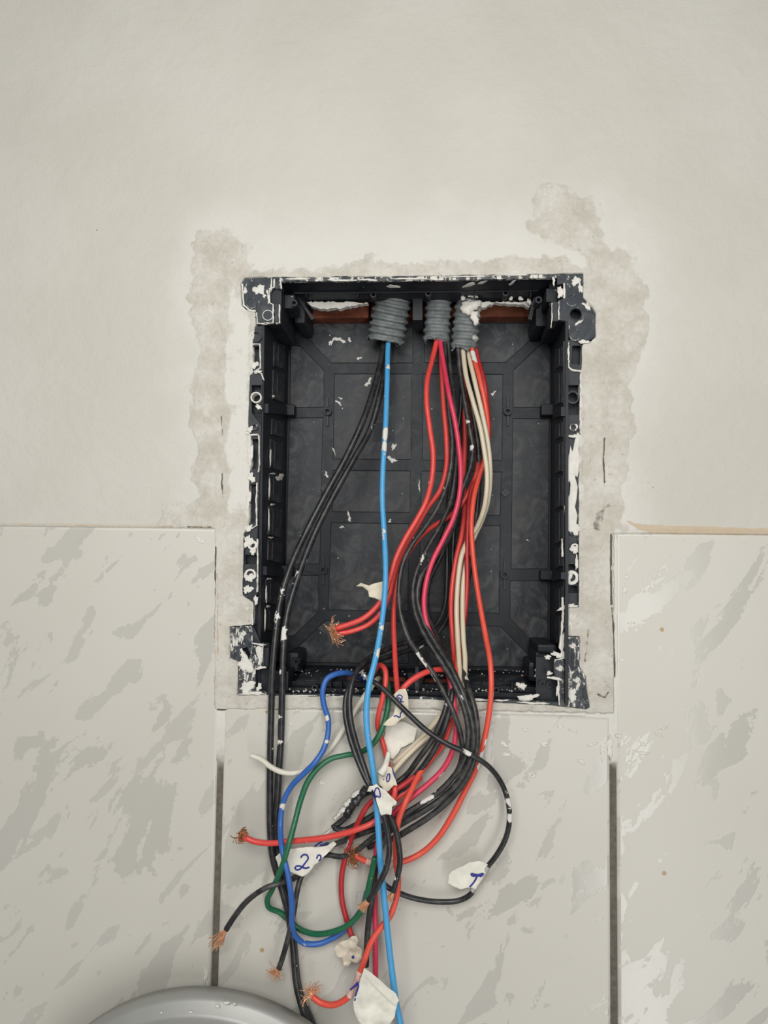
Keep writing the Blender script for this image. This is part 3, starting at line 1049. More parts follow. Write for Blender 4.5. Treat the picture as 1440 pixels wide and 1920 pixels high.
# corner brackets
TLB = [(453, 532), (459, 522), (514, 521), (514, 538), (504, 540), (504, 567), (512, 570), (512, 606), (482, 607), (480, 584), (465, 581), (456, 573)]
tlb = prism('corner_bracket', TLB, 'face', BOX, 4, h=0.0)
prism('corner_bracket', rect(515.5, 570, 524, 606), 'face', BOX, 4, h=-0.6)
prism('corner_bracket', rect(516, 522, 526, 541), 'face', BOX, 4, h=-0.6)
prism('bracket_recess', rect(502, 538, 532, 572), 'inner', BOX, 2, h=-12)
TRB = [(1045, 515), (1093, 513), (1093, 558), (1109, 575), (1116, 588), (1116, 630), (1107, 637), (1082, 640), (1067, 632), (1065, 602), (1048, 600), (1047, 563), (1058, 560), (1058, 531), (1045, 533)]
trb = prism('corner_bracket', TRB, 'face', BOX, 4, h=0.0, holes=[circ(1079.5, 589, 11)])
prism('bracket_recess', [(1030, 520), (1062, 525), (1092, 575), (1092, 602), (1030, 610)], 'inner', BOX, 2, h=-14)
prism('corner_bracket', rect(1034, 566, 1046, 602), 'face_clean', BOX, 20, h=-1.5)
BLB = [(432, 1176), (473, 1173), (474, 1211), (492, 1210), (492, 1252), (479, 1255), (479, 1290), (500, 1301), (446, 1302), (447, 1240), (432, 1233)]
blb = prism('corner_bracket', BLB, 'face_heavy', BOX, 4, h=0.0, holes=[[(453, 1217), (464, 1212), (466, 1220), (471, 1226), (466, 1234), (459, 1222)]])
prism('bracket_recess', rect(444, 1205, 505, 1304), 'inner', BOX, 2, h=-9)
BRB = [(1062, 1194), (1086, 1194), (1086, 1248), (1096, 1266), (1104, 1325), (1097, 1329), (1074, 1325), (1048, 1324), (1049, 1306), (1047, 1276), (1040, 1271), (1040, 1236), (1062, 1232)]
brb = prism('corner_bracket', BRB, 'face_heavy', BOX, 4, h=0.0)
prism('bracket_recess', rect(1005, 1232, 1064, 1326), 'inner', BOX, 2, h=-10)
for (cx, cy, r, mt) in ((502, 591, 10, 'plaster'), (472, 568, 10.5, 'face_heavy'), (1072.5, 563, 11, 'face_heavy'), (1078.5, 628, 10.5, 'face_heavy'), (1079.5, 589, 12, 'face')):
    ring('screw_ring', cx, cy, r, r - 1.1, mt, tlb if cx < 700 else trb, 2, h=0.7)
for (cx, cy, r) in ((1075, 1206, 10), (1051, 1248, 11), (1083, 1270, 11), (457, 1183, 9)):
    prism('screw_cap', circ(cx, cy, r), 'face_heavy', blb if cx < 700 else brb, 2, h=0.7)
prism('bracket_tab', [(1092, 1292), (1098, 1290), (1105, 1326), (1098, 1330)], 'face', BOX, 3, h=1.0)
prism('bracket_bar', [(1072, 1218), (1076, 1218), (1077, 1256), (1073, 1256)], 'face_clean', BOX, 3, h=0.8)
for i, (pts, w_) in enumerate((([(514, 523), (514, 538), (505, 541), (505, 567), (512, 571), (512, 605), (496, 606)], 1.1), ([(524, 571), (524, 605), (517, 606)], 0.9), ([(526, 524), (527, 541)], 0.9),
                               ([(454, 532), (457, 572), (467, 581), (479, 583)], 1.6), ([(481, 586), (482, 606), (500, 607)], 1.2), ([(1058, 531), (1058, 559)], 1.6), ([(1048, 565), (1048, 599)], 0.8), ([(1035, 568), (1035, 600), (1033, 614)], 0.9),
                               ([(1047, 1276), (1048, 1304), (1049, 1322)], 1.2), ([(1041, 1238), (1062, 1233)], 1.0), ([(1026, 1270), (1046, 1274)], 1.4))):
    rim(pts, w_, h=1.0, th=2.0, seed=30 + i)
# top and bottom lips
prism('front_lip', [(500, 521), (780, 518.5), (1046, 514), (1046, 521), (780, 526), (500, 528)], 'face_heavy', BOX, 3, h=-0.6)
prism('front_lip', [(490, 1300), (700, 1303), (1050, 1317), (1050, 1325), (700, 1309), (490, 1305)], 'face', BOX, 3, h=-0.8)

# plaster lumps sticking to the box
k = 0
for (cx, cy, rx, ry, hh, a) in [
        (486, 543, 10, 11, 0.2, 0), (496, 555, 4, 3, 0.2, 0.3), (460, 545, 3, 8, 0.1, 0.2), (509, 535, 2, 12, 0, 0), (1051, 548, 6, 12, -1, 0.1), (1038, 527, 3, 8, -1, 0), (1080, 527, 9, 8, 0, 0.6),
        (1088, 540, 4, 10, 0, 0), (1085, 605, 8, 3, 0.2, -0.6), (1100, 575, 9, 4, 0.5, 0.6), (1065, 648, 3, 6, -1, 0), (1067, 614, 1.8, 6, -1, 0), (1095, 641, 10, 4, 0.3, -0.1),
        (478, 684, 8, 6, -1, 0.2), (483, 697, 7, 4, -1, 0.1), (485, 763, 8, 3.5, 0.4, 0.75), (469, 805, 6, 6, 0.2, 0.4), (474, 815, 10, 2, 0, 0), (471, 895, 7, 10, -0.5, 0), (469, 850, 5, 22, -0.5, 0),
        (466, 935, 4, 20, -0.5, 0), (466, 990, 10, 5, 0, -0.3), (466, 1015, 8, 13, -0.3, 0), (474, 1034, 7, 5, -0.3, 0.5), (468, 1083, 10, 9, -0.3, 0.4), (465, 1105, 8, 9, -0.3, 0.5), (480, 1125, 4, 9, 0, 0.1),
        (459, 1147, 14, 22, -0.6, 0), (461, 1246, 13, 16, 0.4, 0.3), (455, 1225, 4, 10, 0.4, -0.5), (464, 1288, 14, 12, 0.3, 0), (486, 1208, 12, 2.2, 0.4, 0.1), (492, 1225, 2, 14, 0.4, 0.05),
        (489, 1252, 12, 2.5, 0.4, -0.1), (486, 1288, 5, 7, -0.2, 0.2), (475, 1300, 26, 3, 0.6, 0.02), (530, 1293, 3, 5, -3, 0),
        (1075, 870, 11, 52, -0.6, 0.02), (1072, 950, 10, 52, -0.6, 0), (1078, 818, 12, 4, -0.2, 0.1), (1075, 990, 12, 14, -0.4, 0), (1077, 1030, 7, 9, -0.4, 0.3), (1082, 1055, 4, 16, -0.6, 0),
        (1066, 1138, 16, 6, -0.5, -0.2), (1072, 1165, 10, 26, -0.4, 0), (1066, 1085, 6, 12, 0.2, 0.2), (1054, 1205, 4, 22, -1, 0.1), (1048, 1228, 13, 6, -0.8, 0.1), (1027, 1232, 7, 4, -3, 0.2),
        (1030, 1262, 6, 4, -2, 0.5), (1043, 1272, 12, 3, 0.3, 0.15), (1046, 1292, 3, 14, 0.3, 0), (1072, 1303, 11, 11, 0.5, 0), (1010, 1262, 9, 10, -20, 0.6), (978, 1286, 9, 7, -10, 0.1),
        (990, 1308, 18, 7, -3, -0.3), (1000, 1318, 26, 2.5, -0.2, 0.06), (900, 1312, 20, 2, -0.2, 0.04), (940, 1313, 12, 2, -0.2, 0.0), (560, 1304, 30, 1.8, -0.2, 0.02), (640, 1306, 24, 2, -0.2, 0),
        (560, 523, 24, 2, -0.3, 0), (640, 526, 22, 2.2, -0.3, 0), (690, 525, 18, 2, -0.3, 0), (770, 523, 30, 1.8, -0.3, 0), (870, 519, 40, 1.5, -0.3, -0.02), (960, 516, 30, 1.5, -0.3, -0.02)]:
    k += 1
    blob('plaster_smear', cx, cy, rx, ry, BOX, 'plaster', h=hh, height=1.0, ang=a, seed=k, rag=0.42)
for (cx, cy, rx, ry, pl, a) in [(737, 537, 11, 3, PT, 0), (880, 534, 12, 3, PT, -0.2), (905, 529, 9, 2.5, PT, -0.3), (960, 530, 8, 2, PT, -0.6),
                               (525, 895, 6, 7, PL, 0.5), (512, 888, 4, 2, PL, 0), (511, 946, 4, 2, PL, 0.1), (508, 1008, 4, 2, PL, 0.1), (505, 1085, 4, 2, PL, 0), (503, 1137, 4, 2, PL, 0),
                               (507, 856, 1.0, 16, PL, 0.0), (505, 915, 1.0, 20, PL, 0), (504, 975, 1.0, 18, PL, 0), (499, 1115, 1.0, 16, PL, 0), (497, 1160, 1.0, 18, PL, 0), (513, 743, 3, 2, PL, 0.6)]:
    k += 1
    blob('plaster_smear', cx, cy, rx, ry, BOX, 'plaster', plane=pl, h=1.2, height=0.6, ang=a, seed=k, rag=0.4)
for (cx, cy, rx, ry, a) in [(622, 641, 3, 9, 0.5), (637, 637, 10, 4, 0.5), (655, 637, 3, 4, 0), (673, 672, 4, 2.5, -0.5), (691, 717, 4, 8, 0.4), (635, 755, 5, 3, 0.8), (639, 747, 3, 2, 0), (735, 862, 8, 5, 0.1),
                            (738, 838, 3, 8, 0.3), (655, 970, 3, 8, -0.3), (641, 988, 4, 2.5, 0.2), (626, 845, 1.5, 6, -0.3), (731, 977, 3, 3, 0), (612, 890, 3, 5, 0), (786, 912, 2, 8, 0), (925, 738, 3, 5, 0.5)]:
    k += 1
    blob('plaster_smear', cx, cy, rx, ry, BOX, 'plaster', h=HB + 0.2, height=0.5, ang=a, seed=k, rag=0.7)
# plaster left hanging round the slots
prism('plaster_edge', jag([(575, 566), (660, 566), (690, 568), (668, 572), (640, 578), (600, 579), (582, 573)], 1.4, 4, 3), 'plaster', BOX, 6, h=-42)
prism('plaster_edge', jag([(894, 566), (1000, 566), (992, 577), (985, 572), (930, 567), (908, 577), (900, 576)], 1.4, 4, 4), 'plaster', BOX, 6, h=-42)
for i, (cx, cy, rx, ry) in enumerate(((868, 559, 5, 4), (888, 556, 9, 3), (938, 553, 16, 2), (958, 560, 4, 4), (976, 560, 5, 4), (992, 565, 4, 7))):
    blob('plaster_smear', cx, cy, rx, ry, BOX, 'plaster', h=-36, height=1.2, seed=90 + i)
# fine crumbs of plaster on the bottom ledge
crV, crF = [], []
R = random.Random(9)
for i in range(170):
    x_, y_ = R.uniform(540, 1040), R.choice([R.uniform(1262, 1276), R.uniform(1300, 1306) + 0])
    p = on_plane(x_, y_, PB[0], PB[1]) + PB[1] * 0.0034
    s = R.uniform(0.0003, 0.0010)
    b0 = len(crV)
    crV += [p + Vector((s, 0, 0)), p + Vector((-s, 0, 0)), p + Vector((0, s, 0)), p + Vector((0, -s, 0)), p + Vector((0, 0, s)), p + Vector((0, 0, -s))]
    for t in ((0, 2, 4), (2, 1, 4), (1, 3, 4), (3, 0, 4), (2, 0, 5), (1, 2, 5), (3, 1, 5), (0, 3, 5)):
        crF.append(tuple(b0 + q for q in t))
cr = mk('plaster_crumbs', crV, crF, 'plaster', BOX)
cr['kind'] = 'stuff'

# ------------------------------------------------------------------ corrugated conduits
def conduit(pts, rmm, label, nrib, pls=(), seed=0):
    P = [tuple(W(*p)) + (p[0], p[1]) for p in pts]
    C = crspline(P, 0.0005)
    n = len(C)
    t = np.linspace(0, nrib * 2 * math.pi, n)
    rad = rmm * 0.001 * (1 + 0.075 * np.sign(np.cos(t)) * np.abs(np.cos(t)) ** 0.6)
    seg = 40
    V, F = sweep(C, rad, seg, False)
    V = V.copy()
    R = np.random.RandomState(seed)
    # torn lower end
    tear = np.convolve(np.tile(R.uniform(-1, 1, seg), 3), [.25, .5, .25], 'same')[seg:2 * seg]
    T = C[-1, :3] - C[-4, :3]
    T /= np.linalg.norm(T)
    for j in range(seg):
        for b in range(1, 9):
            i = n - b
            V[i * seg + j] += T * tear[j] * 0.0035 * (9 - b) / 8
        V[(n - 1) * seg + j] += R.normal(0, 0.0005, 3)
    # inner skin
    Vi, _ = sweep(C, rad - 0.0011, seg, False)
    Vi[(n - 1) * seg:] = V[(n - 1) * seg:] * 0.5 + Vi[(n - 1) * seg:] * 0.5
    m = len(V)
    F2 = [tuple(reversed([m + a for a in f])) for f in F]
    Fr = [((n - 1) * seg + j, m + (n - 1) * seg + j, m + (n - 1) * seg + (j + 1) % seg, (n - 1) * seg + (j + 1) % seg) for j in range(seg)]
    VV = np.concatenate([V, Vi])
    pl = np.zeros(len(VV))
    for (qx, qy, qr, st) in pls:
        pv = np.array([pix(Vector(v)) for v in V])
        pl[:m] = np.maximum(pl[:m], st * np.exp(-((pv[:, 0] - qx) ** 2 + (pv[:, 1] - qy) ** 2) / (2 * qr * qr)))
    o = mk('conduit', VV, F + F2 + Fr, 'conduit', None, True, {'pl': pl})
    tag(o, label, 'conduit', 'corrugated conduits entering the top of the box')
    return o


c1 = conduit([(743, 532, -50), (737, 565, -55), (730, 600, -60), (723, 640, -65)], 15.2, 'wide grey corrugated conduit stub holding the light blue wire', 8.2, (), 3)
c2 = conduit([(823, 536, -50), (822, 570, -54), (820, 602, -58), (818, 640, -61)], 10.6, 'grey corrugated conduit stub between the other two, holding the crimson wire', 7.4, (), 8)
c3 = conduit([(884, 536, -48), (878, 575, -52), (874, 612, -56), (870, 656, -60)], 10.8, 'grey corrugated conduit stub caked with plaster on its right side', 8.6,
             [(893, 600, 7, .9), (892, 635, 7, .75), (889, 585, 12, 1.0), (880, 572, 10, 0.9)], 5)
blob('plaster_lump', 879, 577, 17, 13, c3, 'plaster', h=-42, height=4, ang=0.3, seed=41)
blob('plaster_lump', 890, 596, 9, 12, c3, 'plaster', h=-42, height=3, ang=-0.2, seed=42)
blob('plaster_lump', 890, 571, 14, 7, c3, 'plaster', h=-40, height=3, ang=0.1, seed=43)

# ------------------------------------------------------------------ wires
def strands(parent, p_px, d_px, length, n, spread, curl, mat, seed, r=0.00026):
    """frayed copper strands leaving the cut end of a wire"""
    R = random.Random(seed)
    p = W(*p_px)
    q = W(*d_px)
    T = (q - p).normalized()
    U, Vv, T = frame_of(T)
    Vs, Fs = [], []
    for i in range(int(n * 1.6)):
        a = R.uniform(0, 6.283)
        rr = 0.0014 * math.sqrt(R.random())
        s = p + U * rr * math.cos(a) + Vv * rr * math.sin(a) - T * 0.002
        L = length * 0.00145 * R.uniform(0.6, 1.1)
        d = (T + (U * math.cos(a) + Vv * math.sin(a)) * spread * R.uniform(0.1, 1)).normalized()
        pts = [s]
        cur = s + T * 0.002
        cx = Vector((R.uniform(-1, 1), R.uniform(-1, 1), R.uniform(-1, 1))).normalized()
        pts.append(cur.copy())
        m = 7
        for k in range(m):
            d = (d + d.cross(cx) * curl * R.uniform(0.4, 1.2)).normalized()
            cur = cur + d * L / m
            pts.append(cur.copy())
        V, F = sweep(np.array([tuple(v) for v in pts]), r, 4)
        b = len(Vs)
        Vs += [tuple(v) for v in V]
        Fs += [tuple(b + j for j in f) for f in F]
    o = mk('copper_strands', Vs, Fs, mat, parent)
    o['kind'] = 'stuff'
    o['label'] = 'bare frayed copper strands'
    return o


def wire(name, label, pts, mat, r=2.05, pls=(), end=None, group=None):
    P = [tuple(W(*p)) + (p[0], p[1]) for p in pts]
    C = crspline(P, 0.0012)
    n = len(C)
    rng = np.random.RandomState(len(label) * 7 + int(pts[0][0]))
    rad = r * 0.001 * (1 + 0.02 * np.convolve(rng.normal(0, 1, n + 10), np.ones(11) / 4, 'valid')[:n])
    V, F = sweep(C, rad, 10)
    pl = np.zeros(n)
    for (qx, qy, qr, st) in pls:
        pl = np.maximum(pl, st * np.exp(-((C[:, 3] - qx) ** 2 + (C[:, 4] - qy) ** 2) / (2.0 * qr * qr)))
    pl = np.minimum(pl * 1.5, 1.15)
    a0 = np.cumsum(rng.normal(0, 0.22, n)) + rng.uniform(0, 6)
    side = 0.66 + 0.42 * np.cos(np.arange(10)[None, :] * 2 * math.pi / 10 - a0[:, None])
    o = mk(name, V, F, mat, None, True, {'pl': (pl[:, None] * side).ravel()})
    tag(o, label, 'wire', group)
    if end:
        strands(o, pts[-1], *end)
    return o


wire('power_cable', 'thick black cable running down the left side, outer one of the pair',
     [(728, 598, -64), (722, 632, -62), (716, 668, -55), (705, 714, -47), (682, 785, -36), (650, 855, -30), (610, 928, -24), (573, 1000, -18), (545, 1062, -10), (526, 1125, -4), (516, 1200, 3), (511, 1260, 6), (509, 1320, 7),
      (507, 1400, 6), (506, 1480, 6), (507, 1560, 7), (512, 1610, 8), (525, 1655, 8), (538, 1700, 9), (549, 1770, 10), (557, 1850, 12), (572, 1905, 14), (590, 1965, 16), (600, 2080, 17), (604, 2260, 17)], 'black', 2.5,
     [(706, 690, 8, .55), (697, 715, 7, .6), (519, 1160, 16, .4), (524, 1110, 16, .35), (509, 1400, 9, .5), (508, 1560, 20, .3), (545, 1790, 30, .3)], None, 'thick black cables')
wire('power_cable', 'thick black cable at left, the inner one of the pair, flecked with plaster',
     [(736, 598, -68), (730, 640, -67), (726, 670, -61), (714, 735, -48), (694, 805, -42), (664, 860, -34), (624, 932, -27), (586, 1010, -19), (556, 1090, -9), (537, 1160, -1), (531, 1230, 5), (529, 1300, 7), (527, 1380, 7),
      (521, 1480, 6), (518, 1560, 6), (524, 1610, 5), (536, 1655, 5), (545, 1710, 5), (552, 1780, 6), (562, 1860, 8), (584, 1915, 9), (602, 1965, 10), (614, 2080, 9), (618, 2260, 8)], 'black', 2.5,
     [(566, 1050, 12, .6), (560, 1075, 10, .65), (548, 1090, 12, .5), (533, 1190, 14, .6), (530, 1260, 6, .5), (527, 1390, 10, .5), (697, 800, 12, .3), (533, 1345, 6, .5)], None, 'thick black cables')
wire('blue_wire', 'long light blue wire running from the box to the bottom edge',
     [(730, 598, -60), (729, 628, -58), (727, 662, -50), (726, 710, -38), (723, 800, -24), (718, 880, -18), (717, 940, -14), (721, 1010, -8), (723, 1070, 0), (721, 1120, 6), (714, 1180, 14), (704, 1235, 22), (692, 1285, 28),
      (687, 1330, 30), (689, 1375, 32), (697, 1425, 34), (705, 1490, 36), (709, 1550, 38), (713, 1610, 38), (718, 1660, 36), (723, 1710, 34), (729, 1770, 32), (736, 1830, 30), (743, 1880, 28), (752, 1925, 26), (760, 1970, 24), (774, 2080, 20), (784, 2240, 16)],
     'lblue', 2.2, [(722, 815, 9, .85), (722, 840, 10, .6), (726, 690, 5, .5), (722, 1000, 16, .35), (706, 1225, 8, .55), (712, 1180, 12, .4), (692, 1375, 8, .45), (719, 1645, 5, .5)])
wire('red_wire', 'red wire leftmost from the middle conduit, ending frayed inside the box',
     [(821, 600, -58), (819, 636, -56), (810, 676, -48), (801, 715, -36), (800, 755, -32), (806, 805, -30), (812, 850, -28), (810, 895, -26), (799, 940, -22), (781, 975, -20), (760, 1010, -18), (742, 1048, -16),
      (731, 1085, -12), (722, 1112, -8), (706, 1138, -4), (680, 1160, -2), (650, 1172, -2), (630, 1178, -2)], 'red', 2.15, [(805, 905, 4, .5), (752, 1020, 8, .4)],
     ((612, 1186, -2), 8.5, 26, 0.9, 0.55, 'copper', 4))
wire('red_wire', 'red wire second from left in the middle conduit, ending frayed inside the box',
     [(827, 600, -62), (827, 650, -60), (829, 700, -50), (832, 760, -46), (837, 820, -42), (837, 875, -38), (825, 920, -34), (803, 950, -30), (783, 985, -28), (764, 1015, -26), (748, 1048, -24), (737, 1085, -20),
      (728, 1118, -16), (716, 1145, -12), (692, 1170, -8), (660, 1183, -6), (634, 1188, -5)], 'red', 2.15, [(712, 1152, 4, .4)], ((616, 1196, -5), 8.0, 24, 0.9, 0.5, 'copper', 5))
wire('crimson_wire', 'pinkish crimson wire from the middle conduit, passing behind the black bundle',
     [(824, 600, -57), (825, 636, -54), (833, 690, -43), (842, 740, -30), (852, 785, -27), (860, 835, -25), (864, 885, -22), (861, 930, -20), (850, 972, -18), (831, 1012, -16), (812, 1050, -14), (799, 1092, -11),
      (795, 1135, -8), (802, 1175, -6), (820, 1212, -2), (838, 1255, 4), (847, 1290, 8), (853, 1335, 12), (855, 1375, 13), (847, 1412, 14), (830, 1443, 14), (805, 1468, 15), (778, 1490, 16), (752, 1512, 17),
      (736, 1528, 18), (722, 1548, 16), (710, 1575, 13), (704, 1610, 11), (703, 1680, 11), (704, 1750, 12), (704, 1838, 14)], 'crim', 2.0,
     [(848, 1295, 8, .6), (822, 1450, 10, .75), (808, 1462, 8, .6), (856, 1360, 8, .5), (796, 1110, 6, .3), (775, 1490, 10, .3)])
wire('black_wire', 'black wire hanging straight down from the number 2 tape to a short copper end',
     [(832, 600, -60), (834, 660, -54), (837, 720, -40), (843, 780, -36), (848, 825, -33), (846, 870, -30), (839, 905, -28), (824, 945, -24), (800, 985, -20), (775, 1018, -16), (756, 1055, -12), (748, 1100, -8),
      (751, 1150, -4), (765, 1195, 0), (788, 1230, 6), (812, 1262, 10), (832, 1298, 16), (850, 1335, 20), (863, 1375, 21), (867, 1410, 20), (860, 1440, 19), (835, 1475, 18), (800, 1502, 18), (765, 1525, 19),
      (735, 1545, 20), (700, 1570, 18), (668, 1595, 15), (640, 1606, 12), (612, 1603, 10), (590, 1610, 8), (566, 1642, 11), (557, 1672, 16), (551, 1710, 18), (541, 1755, 18), (530, 1795, 16), (523, 1816, 15)],
     'blackd', 1.95, [(800, 1240, 10, .9), (815, 1265, 10, .95), (788, 1228, 6, .7), (838, 915, 5, .4), (820, 1490, 10, .6), (857, 1350, 6, .4)],
     ((511, 1832, 15), 7.0, 22, 0.55, 0.35, 'copper', 7))
wire('black_wire', 'black wire swinging left from the number 2 tape to a copper end',
     [(838, 600, -62), (843, 680, -58), (852, 760, -46), (856, 830, -42), (853, 890, -38), (845, 940, -34), (826, 985, -28), (800, 1030, -22), (780, 1075, -16), (774, 1115, -12), (782, 1160, -6), (803, 1203, 1),
      (830, 1245, 8), (855, 1290, 16), (872, 1335, 20), (878, 1375, 22), (873, 1415, 22), (855, 1450, 21), (820, 1487, 21), (785, 1510, 22), (752, 1530, 22), (720, 1548, 20), (680, 1562, 14), (640, 1578, 10),
      (600, 1594, 8), (578, 1614, 9), (556, 1643, 14), (532, 1654, 22), (500, 1664, 26), (465, 1688, 24), (440, 1718, 22), (424, 1743, 21)], 'blackd', 2.0,
     [(790, 1045, 12, .4), (768, 1115, 6, .4), (862, 1310, 8, .5), (800, 1498, 12, .7), (815, 1485, 8, .5)], ((402, 1772, 20), 11.0, 26, 0.28, 0.06, 'copper', 9))
wire('black_wire', 'black wire hanging straight down to the large folded tape at the bottom',
     [(858, 625, -56), (862, 690, -54), (870, 745, -50), (880, 800, -46), (886, 840, -44), (882, 875, -41), (868, 915, -38), (856, 965, -36), (842, 1005, -30), (812, 1048, -22), (788, 1085, -16), (783, 1122, -13),
      (795, 1167, -7), (819, 1210, 0), (847, 1254, 9), (868, 1300, 16), (883, 1345, 20), (888, 1385, 22), (882, 1422, 22), (862, 1462, 21), (828, 1497, 20), (790, 1523, 20), (752, 1545, 19), (727, 1562, 16),
      (708, 1612, 14), (698, 1680, 15), (690, 1740, 16), (686, 1812, 17)], 'blackd', 2.2, [(886, 840, 8, .5), (880, 790, 8, .4), (870, 1330, 6, .4), (888, 1400, 8, .4)])
wire('black_wire', 'black outermost wire of the central bundle, beside the plastered orange red wire',
     [(870, 625, -60), (876, 700, -60), (888, 780, -58), (897, 845, -56), (898, 905, -54), (894, 960, -52), (888, 1010, -50), (880, 1070, -42), (868, 1140, -44), (862, 1190, -38), (862, 1238, -20), (879, 1292, 10),
      (891, 1335, 18), (895, 1375, 20), (892, 1412, 21), (878, 1452, 20), (848, 1494, 18), (808, 1529, 17), (768, 1555, 16), (738, 1572, 13), (712, 1580, 9), (690, 1588, 7)], 'blackd', 2.2,
     [(870, 1275, 8, .6), (893, 1370, 6, .5), (905, 985, 6, .5)])
wire('black_wire', 'black wire of the tied pair, its end crossing in front of the light blue wire',
     [(866, 640, -66), (864, 760, -68), (852, 850, -68), (842, 930, -66), (838, 1000, -63), (838, 1080, -58), (833, 1140, -50), (815, 1175, -42), (790, 1196, -36), (750, 1208, -26), (715, 1222, -14), (685, 1240, 2), (665, 1268, 14),
      (656, 1305, 20), (657, 1345, 24), (667, 1390, 27), (680, 1430, 30), (692, 1465, 34), (706, 1492, 40), (718, 1525, 44), (727, 1560, 46), (730, 1595, 48), (724, 1628, 48), (710, 1658, 47), (697, 1680, 46), (691, 1688, 45)],
     'black', 2.0, [(795, 1195, 6, .5), (724, 1620, 5, .4)], ((678, 1702, 44), 6.0, 30, 0.22, 0.05, 'copper', 11))
wire('black_wire', 'black wire of the tied pair, its end hanging right of the light blue wire',
     [(874, 645, -70), (872, 780, -72), (862, 900, -72), (850, 1010, -66), (848, 1090, -62), (842, 1150, -54), (820, 1188, -46), (790, 1210, -38), (745, 1226, -26), (705, 1240, -10), (672, 1262, 6), (652, 1295, 15), (647, 1330, 20),
      (653, 1370, 24), (665, 1410, 28), (680, 1448, 32), (698, 1482, 36), (722, 1515, 38), (738, 1545, 38), (747, 1580, 38), (750, 1615, 38), (745, 1645, 37), (737, 1672, 36)],
     'black', 2.0, [(788, 1212, 6, .7), (744, 1645, 4, .5)], ((729, 1688, 35), 5.0, 24, 0.2, 0.05, 'copper', 12))
wire('cream_wire', 'cream wire from the right conduit, the left of the two side by side',
     [(868, 610, -58), (868, 652, -56), (874, 705, -44), (886, 750, -35), (900, 800, -32), (908, 845, -30), (913, 885, -29), (912, 925, -30), (905, 962, -36), (893, 990, -43), (878, 1012, -42), (866, 1040, -36),
      (859, 1085, -32), (856, 1140, -26), (858, 1195, -19), (861, 1245, -8), (862, 1290, 2), (850, 1330, 6), (825, 1365, 7), (790, 1392, 7), (762, 1418, 8), (742, 1440, 12), (730, 1455, 14)], 'cream', 1.95)
wire('cream_wire', 'cream wire from the right conduit, the right of the two side by side',
     [(878, 610, -61), (878, 656, -59), (890, 715, -44), (904, 775, -40), (916, 840, -38), (919, 895, -37), (915, 938, -40), (904, 975, -46), (890, 1005, -49), (877, 1040, -43), (869, 1085, -37), (867, 1140, -30),
      (869, 1200, -20), (872, 1240, -12), (868, 1285, -1), (845, 1320, 3.5), (818, 1352, 4), (790, 1384, 4), (760, 1412, 5), (738, 1432, 6)], 'cream', 1.95)
wire('red_wire', 'orange red wire bulging out farthest right below the box',
     [(882, 610, -57), (885, 654, -54), (900, 712, -44), (911, 765, -43), (915, 810, -46), (911, 855, -47), (900, 890, -45), (889, 930, -38), (884, 980, -32), (886, 1030, -28), (893, 1090, -22), (902, 1145, -14), (911, 1195, -6),
      (919, 1240, 4), (921, 1290, 9), (916, 1345, 10), (906, 1395, 10), (893, 1440, 10), (872, 1483, 10), (846, 1533, 10), (820, 1572, 10), (792, 1598, 10), (760, 1614, 11), (725, 1620, 12), (690, 1616, 14), (666, 1605, 16)],
     'red2', 2.05, [(905, 1392, 10, .75), (893, 1430, 12, .85), (889, 670, 8, .9), (920, 1300, 6, .4), (898, 1410, 8, .8)], ((640, 1598, 16), 9.0, 30, 0.75, 0.75, 'copperd', 14))
wire('red_wire', 'deep red wire ending in the crumpled dirty tape ball',
     [(886, 610, -62), (893, 660, -58), (908, 720, -48), (914, 770, -50), (916, 815, -53), (908, 860, -54), (895, 890, -52), (882, 925, -47), (878, 975, -40), (876, 1040, -37), (876, 1090, -35), (872, 1150, -32), (865, 1200, -26),
      (860, 1250, -12), (850, 1300, 1), (842, 1350, 6), (825, 1395, 8), (800, 1435, 10), (770, 1462, 16), (742, 1480, 20), (712, 1492, 20), (690, 1510, 20), (675, 1535, 18), (660, 1568, 14), (650, 1600, 11), (641, 1640, 9),
      (641, 1685, 9), (650, 1725, 9), (660, 1757, 9)], 'redd', 2.0, [(655, 1582, 10, .9)])
wire('red_wire', 'red wire dropping straight beside the light blue wire to the scrawled tape',
     [(862, 628, -60), (866, 700, -62), (880, 780, -64), (895, 840, -62), (896, 875, -54), (885, 910, -50), (865, 945, -48), (840, 970, -46), (815, 985, -43), (790, 1005, -38), (766, 1036, -32), (749, 1072, -26), (741, 1115, -22),
      (738, 1165, -16), (740, 1220, -6), (743, 1270, 6), (746, 1302, 14)], 'red', 2.0)
wire('red_wire', 'red wire along the left of the cream pair, arching to the scrawled tape',
     [(872, 635, -64), (868, 720, -70), (872, 820, -68), (869, 900, -62), (872, 945, -54), (866, 1000, -46), (855, 1050, -40), (848, 1100, -36), (846, 1145, -34), (849, 1195, -30), (852, 1235, -20), (846, 1256, -8), (826, 1255, 2), (800, 1260, 10), (775, 1273, 14), (758, 1288, 16), (750, 1302, 16)],
     'red', 2.1)
